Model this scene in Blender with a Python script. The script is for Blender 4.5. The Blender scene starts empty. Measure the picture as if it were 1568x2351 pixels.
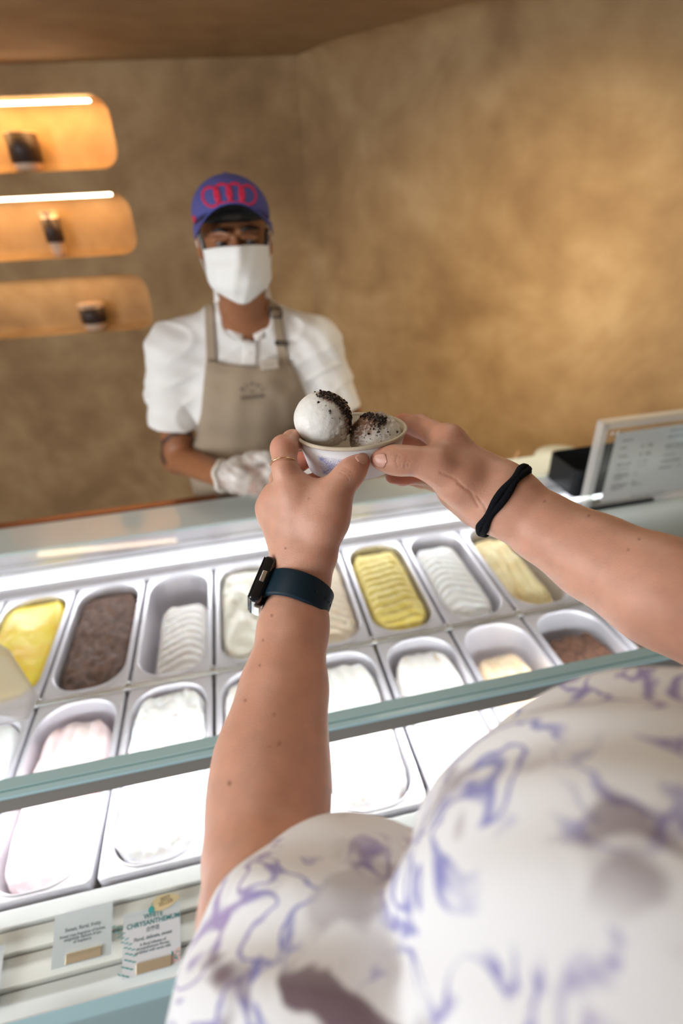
import bpy, bmesh, math, random
import numpy as np
from mathutils import Vector, Matrix, noise
from mathutils.bvhtree import BVHTree

random.seed(7)
PI = math.pi
ZO = 0.90                       # height of the gelato pan rims above the floor

# ---------------------------------------------------------------- camera
W, H, F = 1568, 2351, 1206.627
rx, ry, rz = 1.03138063, 0.0442829489, -0.207161083
CAM = np.array([0.471575329, -0.796493261, 0.815888717 + ZO])
RM = (Matrix.Rotation(rz, 3, 'Z') @ Matrix.Rotation(ry, 3, 'Y') @ Matrix.Rotation(rx, 3, 'X'))
RN = np.array(RM)
SC = bpy.context.scene
COL = SC.collection
cam_d = bpy.data.cameras.new('camera')
cam = bpy.data.objects.new('camera', cam_d)
COL.objects.link(cam)
cam.matrix_world = Matrix.Translation(Vector(CAM)) @ RM.to_4x4()
cam_d.sensor_fit = 'VERTICAL'
cam_d.sensor_height = 36.0
cam_d.lens = F * 36.0 / H
cam_d.clip_start = 0.01
cam_d.dof.use_dof = True
cam_d.dof.focus_distance = 0.47
cam_d.dof.aperture_fstop = 2.8
SC.camera = cam

# ---------------------------------------------------------------- world, lights, exposure
SC.view_settings.view_transform = 'Standard'
SC.view_settings.look = 'None'
SC.view_settings.gamma = 1
SC.view_settings.use_curve_mapping = False
SC.view_settings.exposure = 0.45
wd = bpy.data.worlds.new('world'); SC.world = wd; wd.use_nodes = True
wd.node_tree.nodes['Background'].inputs[0].default_value = (1.0, 0.95, 0.89, 1)
wd.node_tree.nodes['Background'].inputs[1].default_value = 0.09

def area(name, loc, target, sx, sy, power, color, spread=None):
    l = bpy.data.lights.new(name, 'AREA'); l.shape = 'RECTANGLE'
    l.size = sx; l.size_y = sy; l.energy = power; l.color = color
    if spread: l.spread = spread
    o = bpy.data.objects.new(name, l); COL.objects.link(o)
    o.location = loc
    o.rotation_euler = (Vector(target) - Vector(loc)).to_track_quat('-Z', 'Y').to_euler()
    return o
# shopfront daylight behind the customer, warm ceiling downlights over the counter and the right wall
area('shopfront_daylight', (-2.1, -1.2, 1.75), (0.5, 0.0, 1.2), 1.8, 1.5, 62, (0.95, 0.97, 1.0))
area('ceiling_downlight', (1.15, 0.1, 2.2), (1.55, 1.15, 1.20), 0.30, 0.30, 7.0, (1.0, 0.82, 0.56), 1.4)
area('counter_downlight', (0.95, 0.1, 2.2), (0.62, 0.1, 1.2), 0.4, 0.3, 1.4, (1.0, 0.90, 0.76))
area('customer_downlight', (0.1, -0.4, 2.2), (0.45, -0.4, 1.4), 0.4, 0.4, 1.5, (1.0, 0.95, 0.88))
# display-case LED strips: one under the front rail, one under the back rail
area('case_front_strip', (0.78, -0.243, ZO + 0.070), (0.78, -0.195, ZO - 0.03), 2.4, 0.02, 5.6, (0.95, 0.97, 1.0), 2.9)
area('label_shelf_fill', (0.78, -0.262, ZO + 0.062), (0.78, -0.43, ZO - 0.03), 2.4, 0.012, 1.5, (0.97, 0.98, 1.0), 1.9)  # added fill to brighten the label shelf, not a separate LED strip
area('case_back_strip', (0.78, 0.415, ZO + 0.080), (0.78, 0.02, ZO - 0.03), 2.4, 0.012, 1.65, (0.95, 0.96, 1.0), 1.75)

area('back_panel_fill', (0.78, 0.400, ZO + 0.014), (0.78, 0.425, ZO + 0.07), 2.4, 0.008, 0.08, (0.95, 0.97, 1.0))  # added fill so the back panel is not dark, no fixture of its own

# ---------------------------------------------------------------- helpers
def ray(px, py):
    return RN @ np.array([(px - W / 2) / F, -(py - H / 2) / F, -1.0])
def at(px, py, d):
    """world point seen at photo pixel (px, py) at distance d along the view axis"""
    return CAM + ray(px, py) * d
def ony(px, py, y):
    r = ray(px, py); return CAM + r * (y - CAM[1]) / r[1]
def onz(px, py, z):
    r = ray(px, py); return CAM + r * (z - CAM[2]) / r[2]

def mesh_np(name, V, Q):
    me = bpy.data.meshes.new(name)
    V = np.asarray(V, dtype=np.float32); Q = np.asarray(Q, dtype=np.int32)
    me.vertices.add(len(V)); me.vertices.foreach_set('co', V.ravel())
    n = Q.shape[1]
    me.loops.add(Q.size); me.loops.foreach_set('vertex_index', Q.ravel())
    me.polygons.add(len(Q))
    me.polygons.foreach_set('loop_start', np.arange(0, Q.size, n, dtype=np.int32))
    me.polygons.foreach_set('loop_total', np.full(len(Q), n, dtype=np.int32))
    me.update(calc_edges=True); me.validate()
    return me

def link(name, me, mat=None, parent=None, smooth=True):
    o = bpy.data.objects.new(name, me); COL.objects.link(o)
    if mat is not None: me.materials.append(mat)
    if smooth and me.polygons:
        me.polygons.foreach_set('use_smooth', [True] * len(me.polygons))
    if parent is not None:
        o.parent = parent
        if parent.parent is None or True:
            o.matrix_parent_inverse = wmat(parent).inverted()
    return o
def wmat(o):
    m = o.matrix_basis.copy()
    if o.parent: m = wmat(o.parent) @ o.matrix_parent_inverse @ m
    return m
def bm_obj(name, bm, mat=None, parent=None, smooth=False, bevel=0):
    bmesh.ops.recalc_face_normals(bm, faces=bm.faces)
    me = bpy.data.meshes.new(name); bm.to_mesh(me); bm.free()
    o = link(name, me, mat, parent, smooth)
    if bevel:
        m = o.modifiers.new('bevel', 'BEVEL'); m.width = bevel; m.segments = 2; m.limit_method = 'ANGLE'
    return o
def tag(o, label=None, cat=None, group=None, kind=None):
    if label: o['label'] = label
    if cat: o['category'] = cat
    if group: o['group'] = group
    if kind: o['kind'] = kind
    return o
def thing(name, label, cat, loc, group=None):
    o = bpy.data.objects.new(name, None); COL.objects.link(o)
    o.location = [float(v) for v in loc]; o.empty_display_size = 0.02
    return tag(o, label, cat, group)
def copy_tree(o, parent=None):
    c = o.copy(); COL.objects.link(c)
    if parent: c.parent = parent; c.matrix_parent_inverse = o.matrix_parent_inverse.copy()
    for ch in [x for x in bpy.data.objects if x.parent == o]:
        copy_tree(ch, c)
    return c

def add_box(bm, lo, hi, mtx=None):
    vs = []
    for z in (lo[2], hi[2]):
        for x, y in ((lo[0], lo[1]), (hi[0], lo[1]), (hi[0], hi[1]), (lo[0], hi[1])):
            v = Vector((x, y, z)); vs.append(bm.verts.new(mtx @ v if mtx else v))
    for f in ((0, 3, 2, 1), (4, 5, 6, 7), (0, 1, 5, 4), (1, 2, 6, 5), (2, 3, 7, 6), (3, 0, 4, 7)):
        bm.faces.new([vs[i] for i in f])
def box_obj(name, lo, hi, mat, parent=None, bevel=0, mtx=None):
    bm = bmesh.new(); add_box(bm, lo, hi, mtx); return bm_obj(name, bm, mat, parent, False, bevel)
def prism_x(name, prof, x0, x1, mat, parent=None, bevel=0):
    """extrude a (y, z) profile along x"""
    bm = bmesh.new()
    a = [bm.verts.new((x0, y, z)) for y, z in prof]; b = [bm.verts.new((x1, y, z)) for y, z in prof]
    n = len(prof)
    for i in range(n): bm.faces.new((a[i], a[(i + 1) % n], b[(i + 1) % n], b[i]))
    bm.faces.new(a); bm.faces.new(b[::-1])
    return bm_obj(name, bm, mat, parent, False, bevel)
def lathe(name, prof, mat, parent=None, n=32, center=(0, 0, 0), closed=True, mtx=None):
    bm = bmesh.new(); rows = []
    for r, z in prof:
        row = []
        for k in range(n):
            a = 2 * PI * k / n; v = Vector((r * math.cos(a), r * math.sin(a), z))
            if mtx: v = mtx @ v
            row.append(bm.verts.new(v + Vector(center)))
        rows.append(row)
    for a, b in zip(rows, rows[1:]):
        for k in range(n): bm.faces.new((a[k], a[(k + 1) % n], b[(k + 1) % n], b[k]))
    if closed:
        bm.faces.new(rows[0][::-1]); bm.faces.new(rows[-1])
    o = bm_obj(name, bm, mat, parent, True)
    return o
def tube(name, pts, r, mat, parent=None, n=10, closed=False, flat=1.0, up=None):
    pts = [Vector(p) for p in pts]; bm = bmesh.new(); rows = []; N = len(pts)
    rr = r if hasattr(r, '__len__') else [r] * N
    prev = None
    for i, p in enumerate(pts):
        if closed: t = pts[(i + 1) % N] - pts[i - 1]
        else: t = pts[min(i + 1, N - 1)] - pts[max(i - 1, 0)]
        t.normalize()
        if up is not None: u = Vector(up[i] if hasattr(up[0], '__len__') else up)
        else: u = prev if prev is not None else (Vector((0, 0, 1)) if abs(t.z) < .9 else Vector((1, 0, 0)))
        a = (u - t * u.dot(t)).normalized(); b = t.cross(a); prev = a
        rows.append([bm.verts.new(p + a * (rr[i] * math.cos(2 * PI * k / n)) + b * (rr[i] * flat * math.sin(2 * PI * k / n))) for k in range(n)])
    M = N if closed else N - 1
    for i in range(M):
        A, B = rows[i], rows[(i + 1) % N]
        for k in range(n): bm.faces.new((A[k], A[(k + 1) % n], B[(k + 1) % n], B[k]))
    if not closed: bm.faces.new(rows[0][::-1]); bm.faces.new(rows[-1])
    return bm_obj(name, bm, mat, parent, True)

# ---- signed-distance modelling (smooth unions of tapered limbs and ellipsoids -> one surface)
def cone(a, b, ra, rb, k=0.008, op='u'):
    a = np.array(a, float); b = np.array(b, float); ba = b - a; l2 = max(ba @ ba, 1e-12)
    def f(P):
        pa = P - a; t = np.clip((pa @ ba) / l2, 0, 1)
        return np.linalg.norm(pa - t[..., None] * ba, axis=-1) - (ra + (rb - ra) * t)
    R = max(ra, rb)
    return dict(f=f, lo=np.minimum(a, b) - R, hi=np.maximum(a, b) + R, k=k, op=op)
def ell(c, r, k=0.008, op='u', rot=None):
    c = np.array(c, float); r = np.array(r, float); M = np.eye(3) if rot is None else np.array(rot)
    def f(P):
        q = (P - c) @ M
        k0 = np.linalg.norm(q / r, axis=-1); k1 = np.linalg.norm(q / (r * r), axis=-1)
        return k0 * (k0 - 1) / np.maximum(k1, 1e-9)
    R = r.max() if rot is not None else r
    return dict(f=f, lo=c - R, hi=c + R, k=k, op=op)
def chain(pts, k=0.008):
    return [cone(a[:3], b[:3], a[3], b[3], k) for a, b in zip(pts, pts[1:])]
def sdf_mesh(prims, res, cuts=(), lo=None, hi=None, iters=1, disp=None):
    L = np.min([p['lo'] for p in prims if p['op'] == 'u'], axis=0) - 4 * res
    U = np.max([p['hi'] for p in prims if p['op'] == 'u'], axis=0) + 4 * res
    if lo is not None: L = np.maximum(L, lo)
    if hi is not None: U = np.minimum(U, hi)
    n = np.maximum(np.ceil((U - L) / res).astype(int) + 1, 3)
    G = np.full(n, 1.0, dtype=np.float32)
    ax = [L[i] + np.arange(n[i]) * res for i in range(3)]
    for p in prims:
        m = p['k'] + 3 * res
        i0 = np.clip(np.floor((p['lo'] - m - L) / res).astype(int), 0, n)
        i1 = np.clip(np.ceil((p['hi'] + m - L) / res).astype(int) + 1, 0, n)
        if np.any(i1 <= i0): continue
        sl = tuple(slice(a, b) for a, b in zip(i0, i1))
        P = np.stack(np.meshgrid(*[ax[i][sl[i]] for i in range(3)], indexing='ij'), -1)
        d = p['f'](P); g = G[sl]; k = max(p['k'], 1e-6)
        if p['op'] == 'u':
            h = np.maximum(k - np.abs(g - d), 0); G[sl] = np.minimum(g, d) - h * h / (4 * k)
        else:
            h = np.maximum(k - np.abs(g + d), 0); G[sl] = np.maximum(g, -d) + h * h / (4 * k)
    if cuts or disp:
        P = np.stack(np.meshgrid(*ax, indexing='ij'), -1)
        for c, nn in cuts:
            nn = np.array(nn, float); nn /= np.linalg.norm(nn)
            G = np.maximum(G, ((P - np.array(c)) @ nn).astype(np.float32))
        if disp: G = G + disp(P).astype(np.float32)
    # keep the surface closed inside the sampled box
    for s in ((0,), (-1,)):
        G[s[0], :, :] = np.maximum(G[s[0], :, :], res); G[:, s[0], :] = np.maximum(G[:, s[0], :], res); G[:, :, s[0]] = np.maximum(G[:, :, s[0]], res)
    S = G < 0
    c = np.zeros(np.array(n) - 1, dtype=np.int8)
    for dx in (0, 1):
        for dy in (0, 1):
            for dz in (0, 1):
                c += S[dx:n[0] - 1 + dx, dy:n[1] - 1 + dy, dz:n[2] - 1 + dz]
    act = (c > 0) & (c < 8); I = np.argwhere(act)
    idx = np.full(act.shape, -1, dtype=np.int64); idx[tuple(I.T)] = np.arange(len(I))
    acc = np.zeros((len(I), 3)); cnt = np.zeros(len(I))
    for a in range(3):
        o1, o2 = [x for x in range(3) if x != a]
        for u in (0, 1):
            for v in (0, 1):
                A = I.copy(); A[:, o1] += u; A[:, o2] += v; B = A.copy(); B[:, a] += 1
                ga = G[tuple(A.T)]; gb = G[tuple(B.T)]; m = (ga < 0) != (gb < 0)
                t = np.where(m, ga / np.where(ga == gb, 1, ga - gb), 0)
                p = A.astype(float); p[:, a] += t
                acc[m] += p[m]; cnt[m] += 1
    V = acc / cnt[:, None] * res + L
    quads = []
    for a in range(3):
        o1, o2 = (a + 1) % 3, (a + 2) % 3
        s0 = [slice(None)] * 3; s1 = [slice(None)] * 3; s0[a] = slice(0, n[a] - 1); s1[a] = slice(1, n[a])
        D = np.argwhere(S[tuple(s0)] != S[tuple(s1)])
        D = D[(D[:, o1] > 0) & (D[:, o2] > 0) & (D[:, o1] < n[o1] - 1) & (D[:, o2] < n[o2] - 1)]
        ins = S[tuple(D.T)]
        q = []
        for u, v in ((1, 1), (0, 1), (0, 0), (1, 0)):
            E_ = D.copy(); E_[:, o1] -= u; E_[:, o2] -= v; q.append(idx[tuple(E_.T)])
        q = np.stack(q, 1); q[~ins] = q[~ins][:, ::-1]; quads.append(q)
    Q = np.concatenate(quads)
    # light smoothing
    for _ in range(iters):
        s = np.zeros_like(V); w = np.zeros(len(V))
        for i in range(4):
            np.add.at(s, Q[:, i], V[Q[:, (i + 1) % 4]]); np.add.at(w, Q[:, i], 1)
            np.add.at(s, Q[:, i], V[Q[:, (i - 1) % 4]]); np.add.at(w, Q[:, i], 1)
        V = V * 0.4 + 0.6 * s / w[:, None]
    return V, Q
def vnormals(V, Q):
    n = np.cross(V[Q[:, 2]] - V[Q[:, 0]], V[Q[:, 3]] - V[Q[:, 1]]); N = np.zeros_like(V)
    for i in range(4): np.add.at(N, Q[:, i], n)
    return N / np.maximum(np.linalg.norm(N, axis=1), 1e-12)[:, None]
def set_col(me, name, arr):
    at_ = me.color_attributes.new(name, 'FLOAT_COLOR', 'POINT')
    a = np.ones((len(me.vertices), 4), dtype=np.float32); a[:, :arr.shape[1]] = arr
    at_.data.foreach_set('color', a.ravel())
def sdf_obj(name, prims, res, mat, parent=None, **kw):
    V, Q = sdf_mesh(prims, res, **kw); return link(name, mesh_np(name, V, Q), mat, parent)
def seg_dist(V, pts):
    d = np.full(len(V), 9.0)
    for a, b in zip(pts, pts[1:]):
        a = np.array(a); b = np.array(b); ba = b - a; t = np.clip((V - a) @ ba / (ba @ ba), 0, 1)
        d = np.minimum(d, np.linalg.norm(V - a - t[:, None] * ba, axis=1))
    return d

# ---------------------------------------------------------------- materials
def new_mat(name):
    m = bpy.data.materials.new(name); m.use_nodes = True; nt = m.node_tree
    return m, nt, nt.nodes['Principled BSDF']
def mat(name, col, rough=0.5, metal=0.0, spec=0.5, bump=0, bscale=200, var=0, vscale=8, sss=0, coat=0, emit=None, col2=None, trans=0):
    m, nt, b = new_mat(name); N = nt.nodes; Lk = nt.links
    b.inputs['Base Color'].default_value = (*col, 1); b.inputs['Roughness'].default_value = rough
    b.inputs['Metallic'].default_value = metal; b.inputs['Specular IOR Level'].default_value = spec
    b.inputs['Coat Weight'].default_value = coat
    if trans: b.inputs['Transmission Weight'].default_value = trans
    if sss:
        b.inputs['Subsurface Weight'].default_value = 1.0; b.inputs['Subsurface Scale'].default_value = sss
        b.inputs['Subsurface Radius'].default_value = (1.0, 0.5, 0.3)
    if emit:
        b.inputs['Emission Color'].default_value = (*emit[:3], 1); b.inputs['Emission Strength'].default_value = emit[3]
    tc = N.new('ShaderNodeTexCoord')
    if var:
        no = N.new('ShaderNodeTexNoise'); no.inputs['Scale'].default_value = vscale; no.inputs['Detail'].default_value = 6
        Lk.new(tc.outputs['Object'], no.inputs['Vector'])
        mx = N.new('ShaderNodeMix'); mx.data_type = 'RGBA'
        c2 = col2 or tuple(max(0, c * (1 - var)) for c in col)
        mx.inputs[6].default_value = (*col, 1); mx.inputs[7].default_value = (*c2, 1)
        rp = N.new('ShaderNodeMapRange'); rp.inputs[1].default_value = .35; rp.inputs[2].default_value = .65
        Lk.new(no.outputs['Fac'], rp.inputs[0]); Lk.new(rp.outputs[0], mx.inputs[0]); Lk.new(mx.outputs[2], b.inputs['Base Color'])
    if bump:
        n2 = N.new('ShaderNodeTexNoise'); n2.inputs['Scale'].default_value = bscale; n2.inputs['Detail'].default_value = 4
        Lk.new(tc.outputs['Object'], n2.inputs['Vector'])
        bp = N.new('ShaderNodeBump'); bp.inputs['Strength'].default_value = bump; bp.inputs['Distance'].default_value = 0.002
        Lk.new(n2.outputs['Fac'], bp.inputs['Height']); Lk.new(bp.outputs[0], b.inputs['Normal'])
    return m
def glass_mat(name, tint, rough=0.02, haze=0.0):
    m, nt, b = new_mat(name); N = nt.nodes; Lk = nt.links
    tr = N.new('ShaderNodeBsdfTransparent'); tr.inputs[0].default_value = (*tint, 1)
    gl = N.new('ShaderNodeBsdfGlossy'); gl.inputs['Roughness'].default_value = rough
    lw = N.new('ShaderNodeLayerWeight'); lw.inputs[0].default_value = .5
    pw = N.new('ShaderNodeMath'); pw.operation = 'POWER'; pw.inputs[1].default_value = 5; Lk.new(lw.outputs['Facing'], pw.inputs[0])
    fr = N.new('ShaderNodeMath'); fr.operation = 'MULTIPLY_ADD'; fr.inputs[1].default_value = .93; fr.inputs[2].default_value = .035; Lk.new(pw.outputs[0], fr.inputs[0])
    mx = N.new('ShaderNodeMixShader')
    Lk.new(fr.outputs[0], mx.inputs[0]); Lk.new(tr.outputs[0], mx.inputs[1]); Lk.new(gl.outputs[0], mx.inputs[2])
    last = mx
    if haze:
        df = N.new('ShaderNodeBsdfDiffuse'); df.inputs[0].default_value = (.9, .9, .9, 1)
        m2 = N.new('ShaderNodeMixShader'); m2.inputs[0].default_value = haze
        Lk.new(mx.outputs[0], m2.inputs[1]); Lk.new(df.outputs[0], m2.inputs[2]); last = m2
    Lk.new(last.outputs[0], N['Material Output'].inputs[0]); N.remove(b)
    return m
def attr_mat(name, rough=0.5, sss=0.0, bump=0, bscale=300, spec=0.5, coat=0):
    """base colour from the vertex colours painted on the shape itself, with fine procedural mottling"""
    m, nt, b = new_mat(name); N = nt.nodes; Lk = nt.links
    a = N.new('ShaderNodeAttribute'); a.attribute_name = 'Col'
    tc = N.new('ShaderNodeTexCoord'); no = N.new('ShaderNodeTexNoise'); no.inputs['Scale'].default_value = 60; no.inputs['Detail'].default_value = 5
    Lk.new(tc.outputs['Object'], no.inputs['Vector'])
    mr = N.new('ShaderNodeMapRange'); mr.inputs[1].default_value = .3; mr.inputs[2].default_value = .7; mr.inputs[3].default_value = .90; mr.inputs[4].default_value = 1.06
    Lk.new(no.outputs['Fac'], mr.inputs[0])
    mx = N.new('ShaderNodeMix'); mx.data_type = 'RGBA'; mx.blend_type = 'MULTIPLY'; mx.inputs[0].default_value = 1
    Lk.new(a.outputs['Color'], mx.inputs[6]); Lk.new(mr.outputs[0], mx.inputs[7]); Lk.new(mx.outputs[2], b.inputs['Base Color'])
    b.inputs['Roughness'].default_value = rough; b.inputs['Specular IOR Level'].default_value = spec; b.inputs['Coat Weight'].default_value = coat
    if sss:
        b.inputs['Subsurface Weight'].default_value = 1; b.inputs['Subsurface Scale'].default_value = sss
        b.inputs['Subsurface Radius'].default_value = (1.0, 0.42, 0.25)
    if bump:
        n2 = N.new('ShaderNodeTexNoise'); n2.inputs['Scale'].default_value = bscale; n2.inputs['Detail'].default_value = 5
        Lk.new(tc.outputs['Object'], n2.inputs['Vector'])
        bp = N.new('ShaderNodeBump'); bp.inputs['Strength'].default_value = bump; bp.inputs['Distance'].default_value = 0.001
        Lk.new(n2.outputs['Fac'], bp.inputs['Height']); Lk.new(bp.outputs[0], b.inputs['Normal'])
    return m
def plaster_mat(name, c1, c2, c3):
    m, nt, b = new_mat(name); N = nt.nodes; Lk = nt.links
    tc = N.new('ShaderNodeTexCoord')
    n1 = N.new('ShaderNodeTexNoise'); n1.inputs['Scale'].default_value = 2.2; n1.inputs['Detail'].default_value = 8; n1.inputs['Roughness'].default_value = .6; n1.inputs['Distortion'].default_value = .8
    n2 = N.new('ShaderNodeTexNoise'); n2.inputs['Scale'].default_value = 9; n2.inputs['Detail'].default_value = 6
    n3 = N.new('ShaderNodeTexNoise'); n3.inputs['Scale'].default_value = 60; n3.inputs['Detail'].default_value = 4
    for n in (n1, n2, n3): Lk.new(tc.outputs['Object'], n.inputs['Vector'])
    ad = N.new('ShaderNodeMath'); ad.operation = 'MULTIPLY_ADD'; ad.inputs[1].default_value = .45
    Lk.new(n2.outputs['Fac'], ad.inputs[0]); Lk.new(n1.outputs['Fac'], ad.inputs[2])
    cr = N.new('ShaderNodeValToRGB'); e = cr.color_ramp.elements
    e[0].position = .55; e[0].color = (*c1, 1); e[1].position = .9; e[1].color = (*c3, 1)
    x = e.new(.72); x.color = (*c2, 1)
    Lk.new(ad.outputs[0], cr.inputs[0]); Lk.new(cr.outputs[0], b.inputs['Base Color'])
    b.inputs['Roughness'].default_value = .75; b.inputs['Specular IOR Level'].default_value = .25
    bp = N.new('ShaderNodeBump'); bp.inputs['Strength'].default_value = .25; bp.inputs['Distance'].default_value = .004
    Lk.new(n3.outputs['Fac'], bp.inputs['Height']); Lk.new(bp.outputs[0], b.inputs['Normal'])
    return m

M = {}
M['plaster'] = plaster_mat('plaster', (.29, .18, .088), (.37, .24, .118), (.45, .31, .165))
M['ceil'] = plaster_mat('ceiling_plaster', (.33, .215, .115), (.37, .25, .135), (.41, .285, .155))
M['floor'] = mat('terrazzo', (.45, .42, .38), .4, var=.3, vscale=30)
M['steel'] = mat('brushed_steel', (.72, .70, .755), .38, .55, bump=.05, bscale=90)
M['rail'] = mat('bright_steel', (.75, .75, .74), .22, .9)
M['teal'] = mat('pale_teal_enamel', (.46, .69, .74), .30, coat=.2)
M['white_enamel'] = mat('pale_blue_enamel', (.66, .78, .80), .10, coat=.3)
M['dark_plate'] = mat('olive_grey_plate', (.13, .13, .10), .4, .3)
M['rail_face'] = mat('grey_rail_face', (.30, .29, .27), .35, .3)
M['seal'] = mat('green_glass_seal', (.05, .22, .21), .2)
M['dark'] = mat('dark_recess', (.03, .028, .026), .6)
M['copper'] = mat('hammered_copper', (.30, .12, .05), .35, .7, bump=.8, bscale=60)
M['led'] = mat('led_strip', (1, 1, 1), .5, emit=(.95, .98, 1, 3.5))
M['led_warm'] = mat('warm_led_strip', (1, .9, .7), .5, emit=(1.0, .80, .55, 11))
M['glass'] = glass_mat('case_glass', (.965, .985, .98), .02, .02)
M['edge_glass'] = mat('glass_edge', (.25, .55, .55), .15)
M['cream_board'] = mat('cream_board', (.85, .83, .78), .5)
M['white_plastic'] = mat('white_plastic', (.86, .87, .87), .4)
M['white_paper'] = mat('white_paper', (.84, .83, .84), .6)
M['ink'] = mat('ink_black', (.03, .03, .035), .6)
M['ink_teal'] = mat('ink_teal', (.05, .26, .28), .6)
M['brass'] = mat('brushed_brass', (.62, .52, .36), .35, .5)
M['black_plastic'] = mat('black_plastic', (.007, .009, .013), .55, spec=.3)

# ================================================================ STRUCTURE
WALL_P = Vector((.907, 2.1, 0)); WA = math.radians(5); WU = Vector((math.cos(WA), -math.sin(WA), 0)); WN = Vector((math.sin(WA), math.cos(WA), 0))
CZ = 1.343 + ZO
def wp(s, z, off=0.0): return WALL_P + WU * s + WN * off + Vector((0, 0, z))
def rrect_pts(x0, x1, z0, z1, r, m=8):
    out = []
    for cx, cz, a0 in ((x1 - r, z1 - r, 0), (x0 + r, z1 - r, 90), (x0 + r, z0 + r, 180), (x1 - r, z0 + r, 270)):
        for k in range(m + 1):
            a = math.radians(a0 + 90 * k / m); out.append((cx + r * math.cos(a), cz + r * math.sin(a)))
    return out
NICHES = [(0.974, 1.240), (0.626, 0.884), (0.277, 0.540)]
def build_back_wall():
    bm = bmesh.new()
    outer = [bm.verts.new(wp(s, z)) for s, z in ((-4.2, 0), (0, 0), (0, CZ), (-4.2, CZ))]
    edges = [bm.edges.new((outer[i], outer[(i + 1) % 4])) for i in range(4)]
    for z0, z1 in NICHES:
        loop = rrect_pts(-1.95, -.822, z0 + ZO, z1 + ZO, .078)
        vs = [bm.verts.new(wp(s, z)) for s, z in loop]
        edges += [bm.edges.new((vs[i], vs[(i + 1) % len(vs)])) for i in range(len(vs))]
    bmesh.ops.triangle_fill(bm, edges=edges, use_beauty=True)
    o = bm_obj('wall_back', bm, M['plaster']); tag(o, 'brown trowelled plaster wall behind the server, pierced by three rounded niches', kind='structure')
    for i, (z0, z1) in enumerate(NICHES):
        bm = bmesh.new(); rows = []
        for off, g in ((0, 0), (.004, .003), (.09, .003), (.12, .012), (.135, .045)):
            loop = rrect_pts(-1.95 + g, -.822 - g, z0 + ZO + g, z1 + ZO - g, max(.078 - g, .01))
            rows.append([bm.verts.new(wp(s, z, off)) for s, z in loop])
        for a, b in zip(rows, rows[1:]):
            n = len(a)
            for k in range(n): bm.faces.new((a[k], a[(k + 1) % n], b[(k + 1) % n], b[k]))
        bm.faces.new(rows[-1])
        nb = bm_obj('niche', bm, M['plaster'], o, True)
        # light strip on the niche ceiling near the front
        m = Matrix((( WU.x, WN.x, 0, 0), (WU.y, WN.y, 0, 0), (0, 0, 1, 0), (0, 0, 0, 1)))
        m = Matrix.Translation(wp(0, 0)) @ m
        if i < 3:
            zs = z1 + ZO - (.026 if i == 0 else .014)
            of_ = .012 if i < 2 else .055
            if i == 2: zs = z1 + ZO - .0075
            box_obj('light_strip', (-1.85, of_, zs), (-.895, of_ + .014, zs + (.010 if i < 2 else .004)), M['led_warm'], o, .003, m)
    return o
wall_back = build_back_wall()
for i, (z0, z1) in enumerate(NICHES):
    area('niche_strip_light', wp(-1.35, z1 + ZO - .018, .03), wp(-1.35, z0 + ZO, .07), 1.0, .015, (3.6, 1.4, .45)[i], (1.0, .50, .13))

def slab(name, pts, z0, z1, m, label=None):
    bm = bmesh.new()
    a = [bm.verts.new((p[0], p[1], z0)) for p in pts]; b = [bm.verts.new((p[0], p[1], z1)) for p in pts]; n = len(pts)
    for i in range(n): bm.faces.new((a[i], a[(i + 1) % n], b[(i + 1) % n], b[i]))
    bm.faces.new(a[::-1]); bm.faces.new(b)
    return tag(bm_obj(name, bm, m), label, kind='structure')
RD = Vector((.629, -.777, 0))
RE = WALL_P + RD * 2.9
# right wall: bulges very slightly, so it is a shallow strip of faces with a coved top
bm = bmesh.new(); rows = []
for k in range(0, 25):
    t = 2.9 * k / 24; p = WALL_P + RD * t
    col_ = [(p, 0)]
    nrm = Vector((-.777, -.629, 0))
    for z, o_ in ((0, 0), (CZ - .10, 0), (CZ - .04, .015), (CZ - .012, .035), (CZ, .075)):
        q = p + nrm * o_ * min(1, t / .25); rows.append(bm.verts.new((q.x, q.y, z)))
for k in range(24):
    for j in range(4):
        a = k * 5 + j; bm.verts.ensure_lookup_table()
        bm.faces.new((bm.verts[a], bm.verts[a + 5], bm.verts[a + 6], bm.verts[a + 1]))
tag(bm_obj('wall_right', bm, M['plaster'], None, True), 'warm brown trowelled plaster wall angled away on the right', kind='structure')
fl = [(-3.3, -1.9), (2.75, -1.9), (2.75, RE.y), (WALL_P.x + .02, WALL_P.y + .02), (-3.3, 2.5)]
slab('floor', fl, -.05, 0, M['floor'], 'pale speckled shop floor')
slab('ceiling', fl, CZ, CZ + .05, M['ceil'], 'low brown plastered ceiling')

# ================================================================ DISPLAY CASE
X0, X1 = -.46, 2.02
case = thing('display_case', 'pale teal gelato display case with glass top and steel rails running across the picture', 'display case', (0.5, 0, 0))
Z = ZO
GT = Z + .090
# body panels
prism_x('body_panel', [(-.452, Z - .075), (-.452, Z - .62), (-.43, Z - .62), (-.43, Z - .075)], X0, X1, M['teal'], case)
prism_x('kick_plate', [(-.40, Z - .62), (-.40, 0), (-.38, 0), (-.38, Z - .62)], X0, X1, M['dark'], case)
prism_x('front_ledge', [(-.474, Z - .046), (-.486, Z - .060), (-.486, Z - .074), (-.44, Z - .074), (-.44, Z - .046)], X0, X1, M['teal'], case, .002)
prism_x('panel_groove', [(-.455, Z - .135), (-.455, Z - .147), (-.451, Z - .147), (-.451, Z - .135)], X0, X1, M['white_enamel'], case)
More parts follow.
